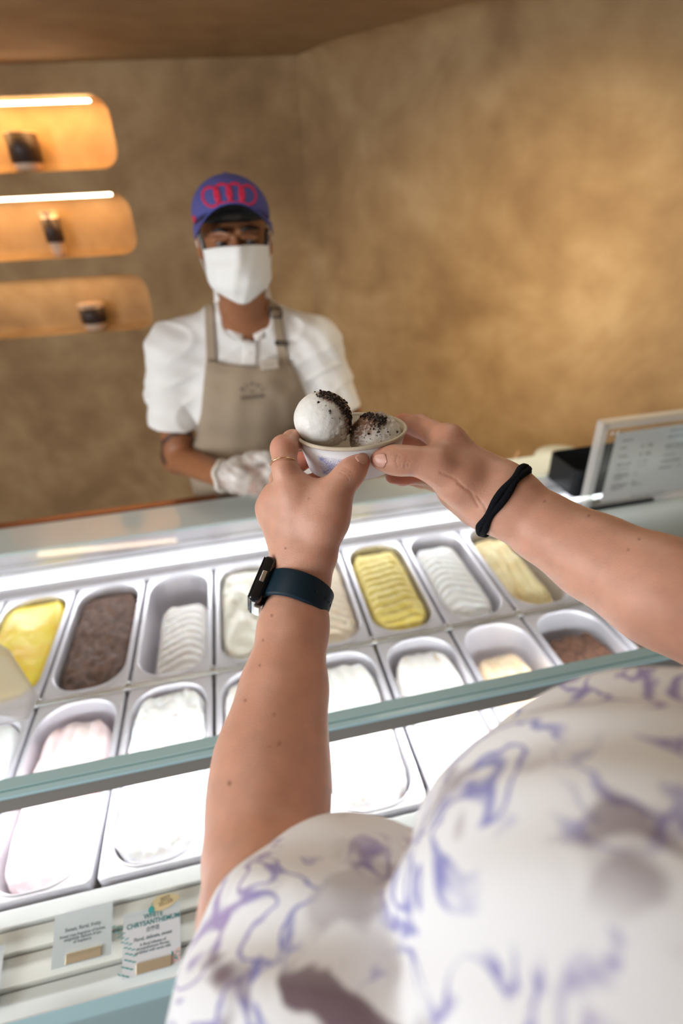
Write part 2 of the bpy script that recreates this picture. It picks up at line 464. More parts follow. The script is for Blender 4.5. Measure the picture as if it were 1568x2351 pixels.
# stepped label shelf between the front glass and the pans
for nm, pr_, mm in (('label_shelf', [(-.474, Z - .045), (-.445, Z - .040), (-.445, Z - .055), (-.474, Z - .055)], 'white_plastic'),
                    ('label_shelf', [(-.443, Z - .034), (-.412, Z - .026), (-.412, Z - .05), (-.443, Z - .05)], 'cream_board'),
                    ('label_shelf', [(-.410, Z - .021), (-.386, Z - .013), (-.386, Z - .04), (-.410, Z - .04)], 'cream_board'),
                    ('label_shelf', [(-.384, Z - .008), (-.364, Z - .002), (-.364, Z - .03), (-.384, Z - .03)], 'white_plastic')):
    prism_x(nm, pr_, X0, X1, M[mm], case, .0015)
# inner well
prism_x('well_floor', [(-.365, Z - .16), (.40, Z - .16), (.40, Z - .15), (-.365, Z - .15)], X0, X1, M['dark'], case)
prism_x('divider_rail', [(-.007, Z - .006), (.007, Z - .006), (.007, Z + .000), (.003, Z + .003), (-.003, Z + .003), (-.007, Z + .000)], X0, X1, M['rail'], case, .001)
prism_x('back_shelf', [(.362, Z - .004), (.425, Z + .006), (.425, Z - .02), (.362, Z - .02)], X0, X1, M['steel'], case)
prism_x('back_panel', [(.425, Z - .02), (.440, Z - .02), (.440, Z + .086), (.425, Z + .086)], X0, X1, M['steel'], case)
for zz in (.030, .052):
    prism_x('back_panel_rib', [(.421, Z + zz), (.4255, Z + zz), (.4255, Z + zz + .004), (.421, Z + zz + .004)], X0, X1, M['rail'], case)
prism_x('light_strip', [(.410, Z + .004), (.415, Z + .004), (.415, Z + .009), (.410, Z + .009)], X0, X1, M['led'], case)
prism_x('light_strip_channel', [(.405, Z - .001), (.420, Z - .001), (.420, Z + .0035), (.405, Z + .0035)], X0, X1, M['rail'], case)
# back rail (pale blue band) and worktop behind it
prism_x('back_rail', [(.441, GT - .035), (.441, GT - .0035), (.425, GT - .0035), (.425, GT + .0035), (.428, GT + .0045), (.557, GT + .0045), (.560, GT + .002), (.560, GT - .035)], X0, X1, M['white_enamel'], case)
prism_x('back_body', [(.45, 0), (.55, 0), (.55, GT - .035), (.45, GT - .035)], X0, X1, M['steel'], case)
prism_x('server_ledge', [(.561, GT - .020), (.585, GT - .020), (.585, GT + .008), (.561, GT + .008)], X0, .36, M['copper'], case)
prism_x('server_ledge', [(.561, GT - .045), (.585, GT - .045), (.585, GT - .030), (.561, GT - .030)], .36, X1, M['dark'], case)
# front rail where top glass meets front glass
prism_x('front_rail', [(-.228, GT), (-.228, GT + .005), (-.248, GT + .005), (-.248, GT)], X0, X1, M['teal'], case, .001)
prism_x('front_rail_seal', [(-.248, GT), (-.248, GT + .0035), (-.2505, GT + .0035), (-.2505, GT)], X0, X1, M['seal'], case)
prism_x('front_rail', [(-.2505, GT - .004), (-.2505, GT + .0045), (-.259, GT + .0035), (-.260, GT - .001), (-.256, GT - .006)], X0, X1, M['teal'], case)
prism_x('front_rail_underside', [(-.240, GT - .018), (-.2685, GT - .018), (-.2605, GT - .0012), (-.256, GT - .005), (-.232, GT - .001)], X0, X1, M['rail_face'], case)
prism_x('light_strip', [(-.243, GT - .018), (-.253, GT - .0155), (-.252, GT - .0145), (-.243, GT - .0165)], X0, X1, M['led'], case)
# glass
prism_x('top_glass', [(-.228, GT - .003), (.4248, GT - .003), (.4248, GT + .003), (-.228, GT + .003)], X0, X1, M['glass'], case)
prism_x('front_glass', [(-.2680, GT - .0185), (-.4745, Z - .043), (-.4700, Z - .041), (-.2640, GT - .0185)], X0, X1, M['glass'], case)
for xs in (X0, X1 - .02):
    prism_x('end_panel', [(-.47, Z - .05), (-.25, GT), (.45, GT), (.45, 0), (-.43, 0)], xs, xs + .02, M['teal'], case)
PIT = .168
for a_, b_ in ((X0 + .022, -PIT - .003), (8 * PIT + .003, X1 - .022)):
    for y0_, y1_ in ((-.358, -.009), (.009, .358)):
        box_obj('cover_plate', (a_, y0_, Z - .003), (b_, y1_, Z), M['steel'] if a_ < 0 else M['dark_plate'], case, .001)
# rail clips at the crossings
bmc = bmesh.new()
add_box(bmc, (-.006, -.009, -.001), (.006, .009, .006))
clip0 = bm_obj('rail_clip', bmc, M['rail'], case, False, .002)
clip0.location = (-1 * PIT, 0, Z)
for i in range(0, 9):
    c = clip0.copy(); COL.objects.link(c); c.parent = case; c.matrix_parent_inverse = clip0.matrix_parent_inverse.copy(); c.location = (i * PIT, 0, Z)

# ---------------------------------------------------------------- pans
def rloop(w, l, r, m=10):
    return [(x, y) for x, y in rrect_pts(-w / 2, w / 2, -l / 2, l / 2, r, m)]
PW, PL = .160, .349
def make_pan_mesh():
    bm = bmesh.new(); rows = []
    for w, l, r, z in ((PW, PL, .008, -.020), (PW, PL, .008, -.002), (PW - .003, PL - .003, .008, 0), (.148, .337, .058, .0002), (.1460, .3350, .058, .0018), (.1440, .3330, .058, .0018),
                       (.1420, .331, .059, -.001), (.1400, .329, .060, -.010), (.132, .320, .056, -.085), (.122, .306, .050, -.112), (.06, .22, .028, -.118)):
        rows.append([bm.verts.new((x, y, z)) for x, y in rloop(w, l, r)])
    for a, b in zip(rows, rows[1:]):
        n = len(a)
        for k in range(n): bm.faces.new((a[k], a[(k + 1) % n], b[(k + 1) % n], b[k]))
    bm.faces.new(rows[-1])
    bmesh.ops.recalc_face_normals(bm, faces=bm.faces)
    # opened bottom: make sure the inside faces up
    me = bpy.data.meshes.new('pan'); bm.to_mesh(me); bm.free()
    me.polygons.foreach_set('use_smooth', [abs(p.normal.z) < .98 for p in me.polygons]); me.materials.append(M['steel'])
    return me
pan_me = make_pan_mesh()

def gelato_mat(name, c1, c2, rough=.45, scale=40, thr=(.45, .6), sss=.006, bump=.25, bsc=120, stretch=(1, 1, 1)):
    m, nt, b = new_mat(name); N = nt.nodes; Lk = nt.links
    tc = N.new('ShaderNodeTexCoord'); mp = N.new('ShaderNodeMapping'); mp.inputs['Scale'].default_value = stretch
    Lk.new(tc.outputs['Object'], mp.inputs[0])
    no = N.new('ShaderNodeTexNoise'); no.inputs['Scale'].default_value = scale; no.inputs['Detail'].default_value = 5; Lk.new(mp.outputs[0], no.inputs['Vector'])
    mr = N.new('ShaderNodeMapRange'); mr.inputs[1].default_value = thr[0]; mr.inputs[2].default_value = thr[1]; Lk.new(no.outputs['Fac'], mr.inputs[0])
    mx = N.new('ShaderNodeMix'); mx.data_type = 'RGBA'; mx.inputs[6].default_value = (*c1, 1); mx.inputs[7].default_value = (*c2, 1)
    Lk.new(mr.outputs[0], mx.inputs[0]); Lk.new(mx.outputs[2], b.inputs['Base Color'])
    b.inputs['Roughness'].default_value = rough
    if sss:
        b.inputs['Subsurface Weight'].default_value = .6; b.inputs['Subsurface Scale'].default_value = sss; b.inputs['Subsurface Radius'].default_value = (1, .8, .6)
    n2 = N.new('ShaderNodeTexNoise'); n2.inputs['Scale'].default_value = bsc; n2.inputs['Detail'].default_value = 5; Lk.new(mp.outputs[0], n2.inputs['Vector'])
    bp = N.new('ShaderNodeBump'); bp.inputs['Strength'].default_value = bump; bp.inputs['Distance'].default_value = .004
    Lk.new(n2.outputs['Fac'], bp.inputs['Height']); Lk.new(bp.outputs[0], b.inputs['Normal'])
    return m
def fbm(x, y, z, s, o=4):
    return noise.fractal(Vector((x * s, y * s, z * s)), 1.0, 2.0, o)
def gelato(loc, style, level, mound, region, mt, seed):
    """heap of gelato filling (part of) a pan; region = (x0, x1, y0, y1) in the opening's unit square"""
    w, l = .1375, .3255; x0, x1, y0, y1 = region
    cx, cy = (x0 + x1) / 2 * w / 2, (y0 + y1) / 2 * l / 2; sw, sl = (x1 - x0) / 2 * w, (y1 - y0) / 2 * l
    rr0 = min(.061, sw / 2 - .002, sl / 2 - .002); NU, NV = 44, 84; V = []; Q = []
    def halfw(y):
        e = abs(y) - (sl / 2 - rr0); return sw / 2 if e <= 0 else sw / 2 - rr0 + math.sqrt(max(0, rr0 * rr0 - e * e))
    for iv in range(NV + 1):
        v = -1 + 2 * iv / NV; v = math.sin(v * PI / 2) * .85 + v * .15; y0_ = v * sl / 2
        hw = max(halfw(y0_ * .9995), .004)
        for iu in range(NU + 1):
            u = -1 + 2 * iu / NU; bx, by = u * hw, y0_
            d = max(abs(u), abs(v), math.sqrt(min(1, (bx / (sw / 2)) ** 4 + v ** 4)))
            ir = 1 + (0.045 * fbm(bx * 30, by * 30, seed, 1, 3) - .02 if style != 'smooth' else 0) * max(0, d - .6) / .4
            x = bx * ir; y = by * ir; h = mound * (1 - d ** 3)
            if style == 'ridges':
                ph = (y * 1.0 + x * x * 6) / .0235 + .3 * math.sin(x * 60 + seed); fr = ph - math.floor(ph)
                h += (.0060 * fr ** 1.6 * min(1, (1 - fr) * 6)) * (1 - d ** 6) + .0008 * fbm(x, y, seed, 60)
            elif style == 'grooves':
                ph = (x + .006 * math.sin(y * 25 + seed)) / .026; fr = ph - math.floor(ph)
                h += .0045 * math.sin(PI * fr) ** .6 * (1 - d ** 6) + .0022 * fbm(x, y * .4, seed, 50) + .003 * fbm(x, y, seed, 18)
            elif style == 'rough':
                h += .006 * fbm(x, y * .5, seed, 28, 5) + .003 * fbm(x, y, seed + 3, 90, 4)
            elif style == 'smooth':
                h += .006 * math.sin(x * 45 + y * 14 + seed) * (1 - d ** 4) + .002 * fbm(x, y, seed, 15)
            elif style == 'swirl':
                h += .004 * math.sin(y * 60 + 1.5 * math.sin(x * 70)) * (1 - d ** 4) + .003 * fbm(x, y, seed, 40)
            h -= .012 * max(0, (d - .84) / .16) ** 2
            V.append((x + cx, y + cy, level + h))
    c_ = NU + 1
    for a in range(NV):
        for b in range(NU): Q.append((a * c_ + b, a * c_ + b + 1, (a + 1) * c_ + b + 1, (a + 1) * c_ + b))
    rim = [b for b in range(NU)] + [a * c_ + NU for a in range(NV)] + [NV * c_ + NU - b for b in range(NU)] + [(NV - a) * c_ for a in range(NV)]
    n0 = len(V)
    for q in rim: V.append((cx + (V[q][0] - cx) * .97, cy + (V[q][1] - cy) * .985, -.108))
    for k in range(len(rim)):
        k2 = (k + 1) % len(rim); Q.append((rim[k], n0 + k, n0 + k2, rim[k2]))
    me = mesh_np('gelato', V, Q)
    o = link('gelato', me, mt); o.location = loc
    return o
white = (.90, .87, .85)
GM = dict(
    mango=gelato_mat('mango', (1.0, .74, .04), (.98, .62, .02), .35, 15),
    choc=gelato_mat('chocolate', (.13, .055, .032), (.070, .028, .017), .7, 60, sss=0, bump=.3),
    lilac=gelato_mat('pale_cream', (.91, .88, .87), (.88, .84, .83), .5),
    cookie=gelato_mat('cream_smears', (.86, .82, .72), (.52, .49, .42), .5, 26, (.60, .70)),
    peachy=gelato_mat('pale_peach', (.90, .78, .62), (.86, .72, .55), .5),
    yellow=gelato_mat('lemon_yellow', (.86, .71, .22), (.78, .60, .12), .5),
    white=gelato_mat('milk_white', (.93, .93, .93), (.90, .89, .89), .5),
    custard=gelato_mat('custard', (.93, .78, .42), (.88, .68, .32), .5, 30),
    pink=gelato_mat('rose_pink', (.90, .76, .76), (.86, .66, .68), .45, 9, stretch=(3, .6, 1)),
    nutty=gelato_mat('white_nuts', (.93, .91, .88), (.62, .45, .34), .5, 60, (.66, .74)),
    caramel=gelato_mat('white_caramel', (.93, .90, .86), (.80, .60, .38), .5, 28, (.6, .72), stretch=(2.5, .5, 1)),
    tan=gelato_mat('peach_tan', (.86, .68, .47), (.80, .60, .38), .5, 20, stretch=(2, .7, 1)),
    brown=gelato_mat('dark_sorbet', (.09, .05, .035), (.05, .03, .02), .4, 40, sss=0),
)
FULL = (-1, 1, -1, 1)
BACK = {-1: ('mango', 'smooth', -.006, .010, FULL, 'bright yellow mango gelato, smooth and full, at the left edge of the back row'),
        0: ('choc', 'rough', -.014, .004, FULL, 'dark chocolate gelato with a rough surface in the back row left of the watch'),
        1: ('lilac', 'ridges', -.038, .008, (-.72, 1, -1, .62), 'off-white gelato filling half its pan, right of the back-row chocolate'),
        2: ('cookie', 'swirl', -.008, .010, FULL, 'cream gelato with grey smears just left of the watch in the back row'),
        3: ('peachy', 'ridges', -.014, .010, FULL, 'pale peach gelato in the back row directly right of the watch wrist'),
        4: ('yellow', 'ridges', -.008, .012, (-1, .94, -1, .93), 'lemon-yellow gelato with spatula ridges in the middle of the back row'),
        5: ('white', 'ridges', -.014, .010, (-1, .80, -1, .86), 'pure white gelato with spatula ridges right of the lemon-yellow one'),
        6: ('custard', 'grooves', -.024, .008, (-1, .62, -1, .92), 'custard-yellow gelato with lengthwise grooves below the right forearm'),
        7: ('brown', 'rough', -.05, .004, FULL, 'dark sorbet at the far right of the back row, hidden by the forearm')}
FRONT = {-1: ('white', 'smooth', -.006, .008, FULL, 'white gelato at the left edge of the front row'),
         0: ('pink', 'grooves', -.016, .010, (-.92, .95, -1, .86), 'pale pink rose gelato in the front row at the left'),
         1: ('white', 'rough', -.003, .010, FULL, 'bright white gelato in the front row left of the forearm, above the flavour cards'),
         2: ('lilac', 'rough', -.005, .008, FULL, 'creamy white gelato in the front row mostly hidden behind the left forearm'),
         3: ('nutty', 'grooves', -.008, .010, (-.95, .95, -1, .93), 'white gelato flecked with nuts directly right of the left forearm in the front row'),
         4: ('caramel', 'grooves', -.010, .010, (-.94, .94, -1, .90), 'white gelato with caramel streaks, second right of the left forearm in the front row'),
         5: ('tan', 'grooves', -.032, .008, (-.92, .78, -1, .72), 'peach-tan half-empty gelato in the front row beside the chocolate one'),
         6: ('choc', 'rough', -.026, .010, (-.95, .95, -1, .80), 'dark chocolate gelato in the front row at the right, sunk deep in its pan'),
         7: ('brown', 'rough', -.055, .004, FULL, 'nearly black sorbet at the right end of the front row')}
for row, D, yc in (('back', BACK, .1815), ('front', FRONT, -.1815)):
    for i, (mk, st, lv, mo, reg, lab) in D.items():
        p = bpy.data.objects.new('steel_pan', pan_me); COL.objects.link(p)
        loc = ((i + .5) * PIT, yc, Z + .0005); p.location = loc
        tag(p, 'steel pan holding the ' + lab.split(',')[0].split(' at ')[0].split(' in the')[0].split(' just')[0].split(' directly')[0].split(' filling')[0].split(' right of')[0] + ', %s row' % row, 'pan', 'steel gelato pans in the display case')
        g = gelato(loc, st, lv, mo, reg, GM[mk], i * 3.7 + (11 if row == 'front' else 0))
        tag(g, lab, 'gelato', 'gelato flavours in the pans')
#__PART2__
# ---------------------------------------------------------------- shared figure helpers
def dep(p):
    return float(-(RN.T @ (np.array(p) - CAM))[2])
def J(px, py, d, rpx):
    """joint: photo pixel, distance, apparent half-width in pixels -> (x, y, z, radius in metres)"""
    p = at(px, py, d); return (p[0], p[1], p[2], rpx * d / F)
def JY(px, py, y, rpx=None, r=None):
    p = ony(px, py, y); return (p[0], p[1], p[2], r if r else rpx * dep(p) / F)
def proj_np(V):
    q = (V - CAM) @ RN; return np.stack([W / 2 + F * q[:, 0] / -q[:, 2], H / 2 - F * q[:, 1] / -q[:, 2]], 1)
def join_parts(parts):
    Vs, Qs, o = [], [], 0
    for V, Q in parts: Vs.append(V); Qs.append(Q + o); o += len(V)
    return np.concatenate(Vs), np.concatenate(Qs)
def bvh_of(V, Q):
    return BVHTree.FromPolygons([tuple(v) for v in V.tolist()], [tuple(q) for q in Q.tolist()])
def grid_obj(name, P, m, parent, thick=0.0, smooth=True, two=1):
    """P: rows x cols array of points -> quad sheet with thickness"""
    P = np.asarray(P, float); r, c = P.shape[:2]
    Q = [(i * c + j, i * c + j + 1, (i + 1) * c + j + 1, (i + 1) * c + j) for i in range(r - 1) for j in range(c - 1)]
    o = link(name, mesh_np(name, P.reshape(-1, 3), Q), m, parent, smooth)
    if thick:
        s = o.modifiers.new('thickness', 'SOLIDIFY'); s.thickness = thick; s.offset = 0
    return o
def text_mesh(body, size, align='CENTER', depth=0.0, spacing=1.0, line=1.0, res=3, bold=0.0):
    cu = bpy.data.curves.new('t', 'FONT'); cu.body = body; cu.size = size; cu.align_x = align
    cu.extrude = depth; cu.space_character = spacing; cu.space_line = line; cu.resolution_u = res; cu.offset = size * .022
    ob = bpy.data.objects.new('t', cu); COL.objects.link(ob)
    bpy.context.view_layer.update()
    me = bpy.data.meshes.new_from_object(ob.evaluated_get(bpy.context.evaluated_depsgraph_get()))
    bpy.data.objects.remove(ob); bpy.data.curves.remove(cu)
    return me
def text_on(name, body, size, mtx, m, parent, align='CENTER', spacing=1.0, line=1.0, depth=.0):
    me = text_mesh(body, size, align, depth, spacing, line); me.transform(mtx)
    return link(name, me, m, parent, False)

M['skin'] = attr_mat('skin_light', .42, .004, bump=.30, bscale=900, spec=.4)
M['skin_dark'] = attr_mat('skin_brown', .45, 0, bump=.1, bscale=300, spec=.35)
M['nail'] = mat('nail', (.66, .36, .28), .34)
SK = np.array([.66, .37, .265]); SKR = np.array([.58, .20, .13]); SKP = np.array([.72, .48, .36])

# ================================================================ CUSTOMER (seen from above her own shoulder)
cust = thing('person', 'person in a white violet-printed blouse holding up a gelato cup in both hands', 'person', (.62, -.93, 0))
K = .007
# left arm and hand
l_elb = J(606, 1975, .335, 135); l_fa3 = J(617, 1850, .362, 125); l_fa2 = J(625, 1740, .383, 118); l_fa1 = J(651, 1590, .412, 91); l_w2 = J(674, 1440, .442, 70); l_w1 = J(694, 1325, .462, 55)
l_sh = (.47, -.90, .56 + ZO, .052)
left_arm = chain([l_w1, l_w2, l_fa1, l_fa2, l_fa3, l_elb], .02) + [cone(l_elb[:3], at(640, 2120, .292), .0375, .040, .006), cone(at(640, 2120, .292), l_sh[:3], .040, .050, .02)]
palmL = J(697, 1290, .463, 52)
im = J(676, 1128, .455, 36); mm = J(640, 1146, .468, 33); rm = J(627, 1165, .484, 32); pm = J(634, 1192, .492, 30)
left_hand = chain([l_w1, palmL], .02)
for e, w in ((im, J(706, 1270, .462, 40)), (mm, J(690, 1270, .466, 40)), (rm, J(682, 1275, .470, 36)), (pm, J(676, 1280, .473, 33))):
    left_hand += [cone(w[:3], e[:3], w[3], e[3], .018)]
left_hand += [cone(im[:3], mm[:3], .0125, .012, .010), cone(mm[:3], rm[:3], .012, .0115, .010), cone(rm[:3], pm[:3], .0115, .011, .010)]
left_hand += chain([im, J(654, 1075, .452, 28), J(652, 1030, .460, 29), J(672, 1012, .478, 23), J(698, 1010, .496, 19), J(718, 1014, .505, 17)], .006)
left_hand += chain([mm, J(646, 1100, .496, 26), J(668, 1075, .508, 24), J(694, 1058, .512, 20), J(716, 1050, .512, 17)], .004)
left_hand += chain([rm, J(655, 1135, .512, 26), J(690, 1115, .513, 22), J(730, 1103, .508, 19), J(752, 1100, .504, 17)], .004)
left_hand += chain([pm, J(668, 1160, .512, 22), J(700, 1142, .510, 18), J(728, 1132, .505, 15)], .004)
th = [J(728, 1262, .456, 48), J(744, 1200, .450, 42), J(762, 1140, .447, 31), J(788, 1104, .447, 25), J(808, 1082, .448, 25), J(829, 1058, .450, 20)]
left_hand += chain(th, .012)
# thumb web
left_hand += [cone(th[2][:3], im[:3], .0085, .0085, .016), cone(J(755, 1180, .455, 25)[:3], J(700, 1165, .458, 25)[:3], .014, .014, .02)]
# right arm and hand
r_w1 = J(1157, 1150, .465, 64); r_fa1 = J(1248, 1212, .452, 70); r_fa2 = J(1365, 1280, .432, 90); r_fa3 = J(1514, 1356, .400, 116); r_elb = J(1760, 1480, .355, 140)
r_sh = (.80, -.90, .56 + ZO, .055)
right_arm = chain([r_w1, r_fa1, r_fa2, r_fa3, r_elb], .02) + [cone(r_elb[:3], r_sh[:3], .042, .052, .01)]
rim_ = J(1028, 1016, .476, 33); rmm = J(1046, 1052, .492, 31); rrm = J(1046, 1090, .502, 30); rpm = J(1036, 1120, .506, 26)
right_hand = []
for e, w in ((rim_, J(1128, 1108, .470, 46)), (rmm, J(1120, 1125, .476, 44)), (rrm, J(1112, 1140, .482, 40)), (rpm, J(1112, 1158, .486, 34))):
    right_hand += [cone(r_w1[:3], w[:3], r_w1[3] * .85, w[3], .02), cone(w[:3], e[:3], w[3], e[3], .018)]
right_hand += [cone(rim_[:3], rmm[:3], .0125, .012, .01), cone(rmm[:3], rrm[:3], .012, .012, .01), cone(rrm[:3], rpm[:3], .0115, .0105, .01)]
right_hand += chain([rim_, J(990, 992, .494, 26), J(962, 978, .506, 25), J(928, 972, .522, 21), J(898, 978, .528, 17)], .005)
right_hand += chain([rmm, J(1000, 1030, .512, 25), J(966, 1016, .524, 24), J(926, 1010, .532, 20), J(900, 1014, .534, 17)], .004)
right_hand += chain([rrm, J(1002, 1086, .512, 25), J(968, 1090, .512, 22), J(925, 1094, .504, 20), J(902, 1094, .500, 18)], .004)
right_hand += chain([rpm, J(1000, 1106, .520, 22), J(968, 1102, .530, 19), J(930, 1096, .532, 16)], .004)
tr_ = [J(1105, 1150, .466, 52), J(1050, 1106, .458, 45), J(998, 1068, .452, 30), J(950, 1057, .450, 24), J(922, 1058, .451, 26), J(895, 1055, .452, 24), J(872, 1053, .452, 21)]
right_hand += chain(tr_, .012)
right_hand += [cone(tr_[2][:3], rim_[:3], .010, .011, .016), cone(J(1060, 1090, .47, 40)[:3], J(1090, 1120, .478, 45)[:3], .017, .018, .02), cone(J(1040, 1135, .495, 25)[:3], J(1120, 1180, .476, 24)[:3], .010, .010, .015)]
# trunk, neck, head (behind the lens), legs
def head_prims(c, fdir, pitch, s=1.0, chin=True):
    """head in a local frame: x right, -y face direction, z up; returns prims, transform"""
    yaw = math.atan2(fdir[0], -fdir[1])
    R = np.array(Matrix.Rotation(yaw, 3, 'Z') @ Matrix.Rotation(pitch, 3, 'X'))
    c = np.array(c, float)
    T = lambda *p: c + R @ (np.array(p) * s)
    E_ = lambda p, r, k=.012, op='u': ell(T(*p), np.array(r) * s, k * s, op, R)
    C_ = lambda a, b, ra, rb, k=.01, op='u': cone(T(*a), T(*b), ra * s, rb * s, k * s, op)
    P = [E_((0, .015, .035), (.074, .095, .085)), E_((0, -.028, -.03), (.060, .064, .082), .02), C_((-.035, -.02, -.075), (0, -.066, -.100), .022, .021, .02), C_((.035, -.02, -.075), (0, -.066, -.100), .022, .021, .02),
         C_((-.05, .01, -.03), (-.035, -.02, -.075), .022, .02, .02), C_((.05, .01, -.03), (.035, -.02, -.075), .022, .02, .02),
         E_((-.04, -.062, -.025), (.024, .022, .02), .02), E_((.04, -.062, -.025), (.024, .022, .02), .02),
         C_((-.045, -.074, .030), (-.012, -.088, .028), .007, .008, .012), C_((.045, -.074, .030), (.012, -.088, .028), .007, .008, .012),
         E_((-.031, -.098, .010), (.017, .012, .011), .012, 's'), E_((.031, -.098, .010), (.017, .012, .011), .012, 's'),
         C_((-.044, -.084, .0165), (-.017, -.088, .0175), .0062, .0062, .004), C_((.044, -.084, .0165), (.017, -.088, .0175), .0062, .0062, .004),
         C_((-.044, -.082, -.0015), (-.018, -.086, -.0020), .0052, .0052, .004), C_((.044, -.082, -.0015), (.018, -.086, -.0020), .0052, .0052, .004),
         C_((0, -.092, .015), (0, -.112, -.024), .007, .010, .01), E_((-.012, -.100, -.030), (.009, .010, .007), .006), E_((.012, -.100, -.030), (.009, .010, .007), .006),
         C_((-.020, -.088, -.058), (.020, -.088, -.058), .006, .006, .008), C_((-.018, -.086, -.067), (.018, -.086, -.067), .007, .007, .008),
         E_((-.078, .012, -.004), (.009, .017, .030), .006), E_((.078, .012, -.004), (.009, .017, .030), .006),
         E_((-.084, .006, .002), (.005, .009, .017), .004, 's'), E_((.084, .006, .002), (.005, .009, .017), .004, 's')]
    return P, T, R
cc = (.66, -1.02, .80 + ZO)
hp, cT, cR = head_prims(cc, (0, 1), 0.0)
# face looks along +y (towards the server): rotate the frame half a turn
hp, cT, cR = head_prims(cc, (-.08, 1.0), .35)
trunk = [cone((.66, -1.0, .72 + ZO), (.65, -.97, .60 + ZO), .050, .056, .02), cone((.65, -.965, .585 + ZO), l_sh[:3], .05, .048, .03), cone((.65, -.965, .585 + ZO), r_sh[:3], .05, .05, .03),
         ell((.63, -.96, .44 + ZO), (.15, .095, .17), .05), ell((.62, -.96, .22 + ZO), (.135, .095, .2), .05), ell((.62, -.97, .02 + ZO), (.165, .11, .13), .05),
         cone((.54, -.97, -.02 + ZO), (.53, -.96, .48), .078, .055, .04), cone((.53, -.96, .48), (.52, -.98, .09), .053, .036, .03),
         cone((.70, -.97, -.02 + ZO), (.71, -.96, .48), .078, .055, .04), cone((.71, -.96, .48), (.72, -.98, .09), .053, .036, .03)]
PARTS = [sdf_mesh(left_arm + left_hand, .0015, iters=1, lo=np.array([.30, -.74, .3 + ZO])), sdf_mesh(right_arm + right_hand, .0015, iters=1, lo=np.array([.3, -.74, .3 + ZO])),
         sdf_mesh(trunk + [cone(at(760, 2420, .235), l_sh[:3], .042, .050, .02), cone(at(1900, 2000, .30), r_sh[:3], .045, .052, .02)], .006), sdf_mesh(hp, .003)]
V, Q = join_parts(PARTS); Nn = vnormals(V, Q)
col = np.tile(SK, (len(V), 1)); pj = proj_np(V); face = ((CAM - V) * Nn).sum(1) > 0
hand_only = len(PARTS[0][0]) + len(PARTS[1][0]); hm = np.zeros(len(V), bool); hm[:hand_only] = True
def blend(mask_w, c):
    global col
    col = col * (1 - mask_w[:, None]) + np.array(c) * mask_w[:, None]
for pts, r_, s_ in (([im[:3]], .016, .45), ([mm[:3]], .016, .55), ([rm[:3], pm[:3]], .016, .6), ([at(652, 1030, .46)], .014, .6), ([th[4][:3]], .012, .5), ([th[5][:3]], .013, .5), ([tr_[-1][:3]], .013, .65), ([tr_[4][:3]], .010, .45),
                    ([rim_[:3]], .016, .6), ([at(928, 972, .522), at(898, 978, .528)], .018, .6), ([at(926, 1010, .532), at(900, 1014, .534)], .018, .75), ([at(925, 1094, .504), at(902, 1094, .50)], .016, .75),
                    ([at(694, 1058, .512), at(716, 1050, .512)], .02, .8), ([at(730, 1103, .508), at(752, 1100, .504)], .02, .8), ([at(698, 1010, .496)], .013, .5)):
    pts = [np.array(p) for p in pts]
    if len(pts) == 1: d = np.linalg.norm(V - pts[0], axis=1)
    else: d = seg_dist(V, pts)
    blend(np.clip(1.25 - d / r_, 0, 1) * s_, SKR)
# freckles and moles on the forearms
for mx_, my_, r_ in ((563, 1608, 3.4), (628, 1641, 3.2), (641, 1707, 3.6), (620, 1713, 2.4), (527, 1798, 5), (655, 1259, 2.4), (604, 1470, 2.4), (624, 1413, 3), (596, 1528, 2.6), (1250, 1151, 2.6), (1352, 1184, 3), (1467, 1238, 3), (1442, 1262, 2.8), (709, 1145, 2)):
    d = np.hypot(pj[:, 0] - mx_, pj[:, 1] - my_); blend(np.clip(1.5 - d / r_, 0, 1) * .8 * (face & hm), (.25, .10, .06))
# skin creases over the thumb joints and at the wrist
def crease(pts, wpx, depth):
    global V
    p = np.array(pts, float); d = np.full(len(V), 99.0)
    for a, b in zip(p, p[1:]):
        ba = b - a; t = np.clip((pj - a) @ ba / (ba @ ba), 0, 1); d = np.minimum(d, np.linalg.norm(pj - a - t[:, None] * ba, axis=1))
    w = np.exp(-(d / wpx) ** 2) * (face & hm); V = V - Nn * (w * depth)[:, None]
    blend(w * .45, (.42, .16, .10))
for c_ in ([(783, 1080), (797, 1083), (806, 1098)], [(779, 1086), (792, 1090), (801, 1103)], [(788, 1075), (802, 1079), (811, 1092)],
           [(912, 1044), (907, 1058), (913, 1074)], [(926, 1042), (931, 1058), (926, 1078)], [(918, 1046), (922, 1060), (918, 1075)], [(935, 1046), (939, 1060), (934, 1074)]):
    crease(c_, 1.3, .0005)
crease([(1050, 1110), (1080, 1130), (1098, 1165)], 2.4, .0007); crease([(1095, 1140), (1112, 1162), (1122, 1190)], 2.2, .0006); crease([(1010, 1085), (1045, 1100), (1065, 1120)], 2.2, .0006)
crease([(640, 1945), (600, 1958), (560, 1985)], 7, .0022)
me = mesh_np('body', V, Q); set_col(me, 'Col', col)
body = link('body', me, M['skin'], cust)
body_bvh = bvh_of(V, Q)
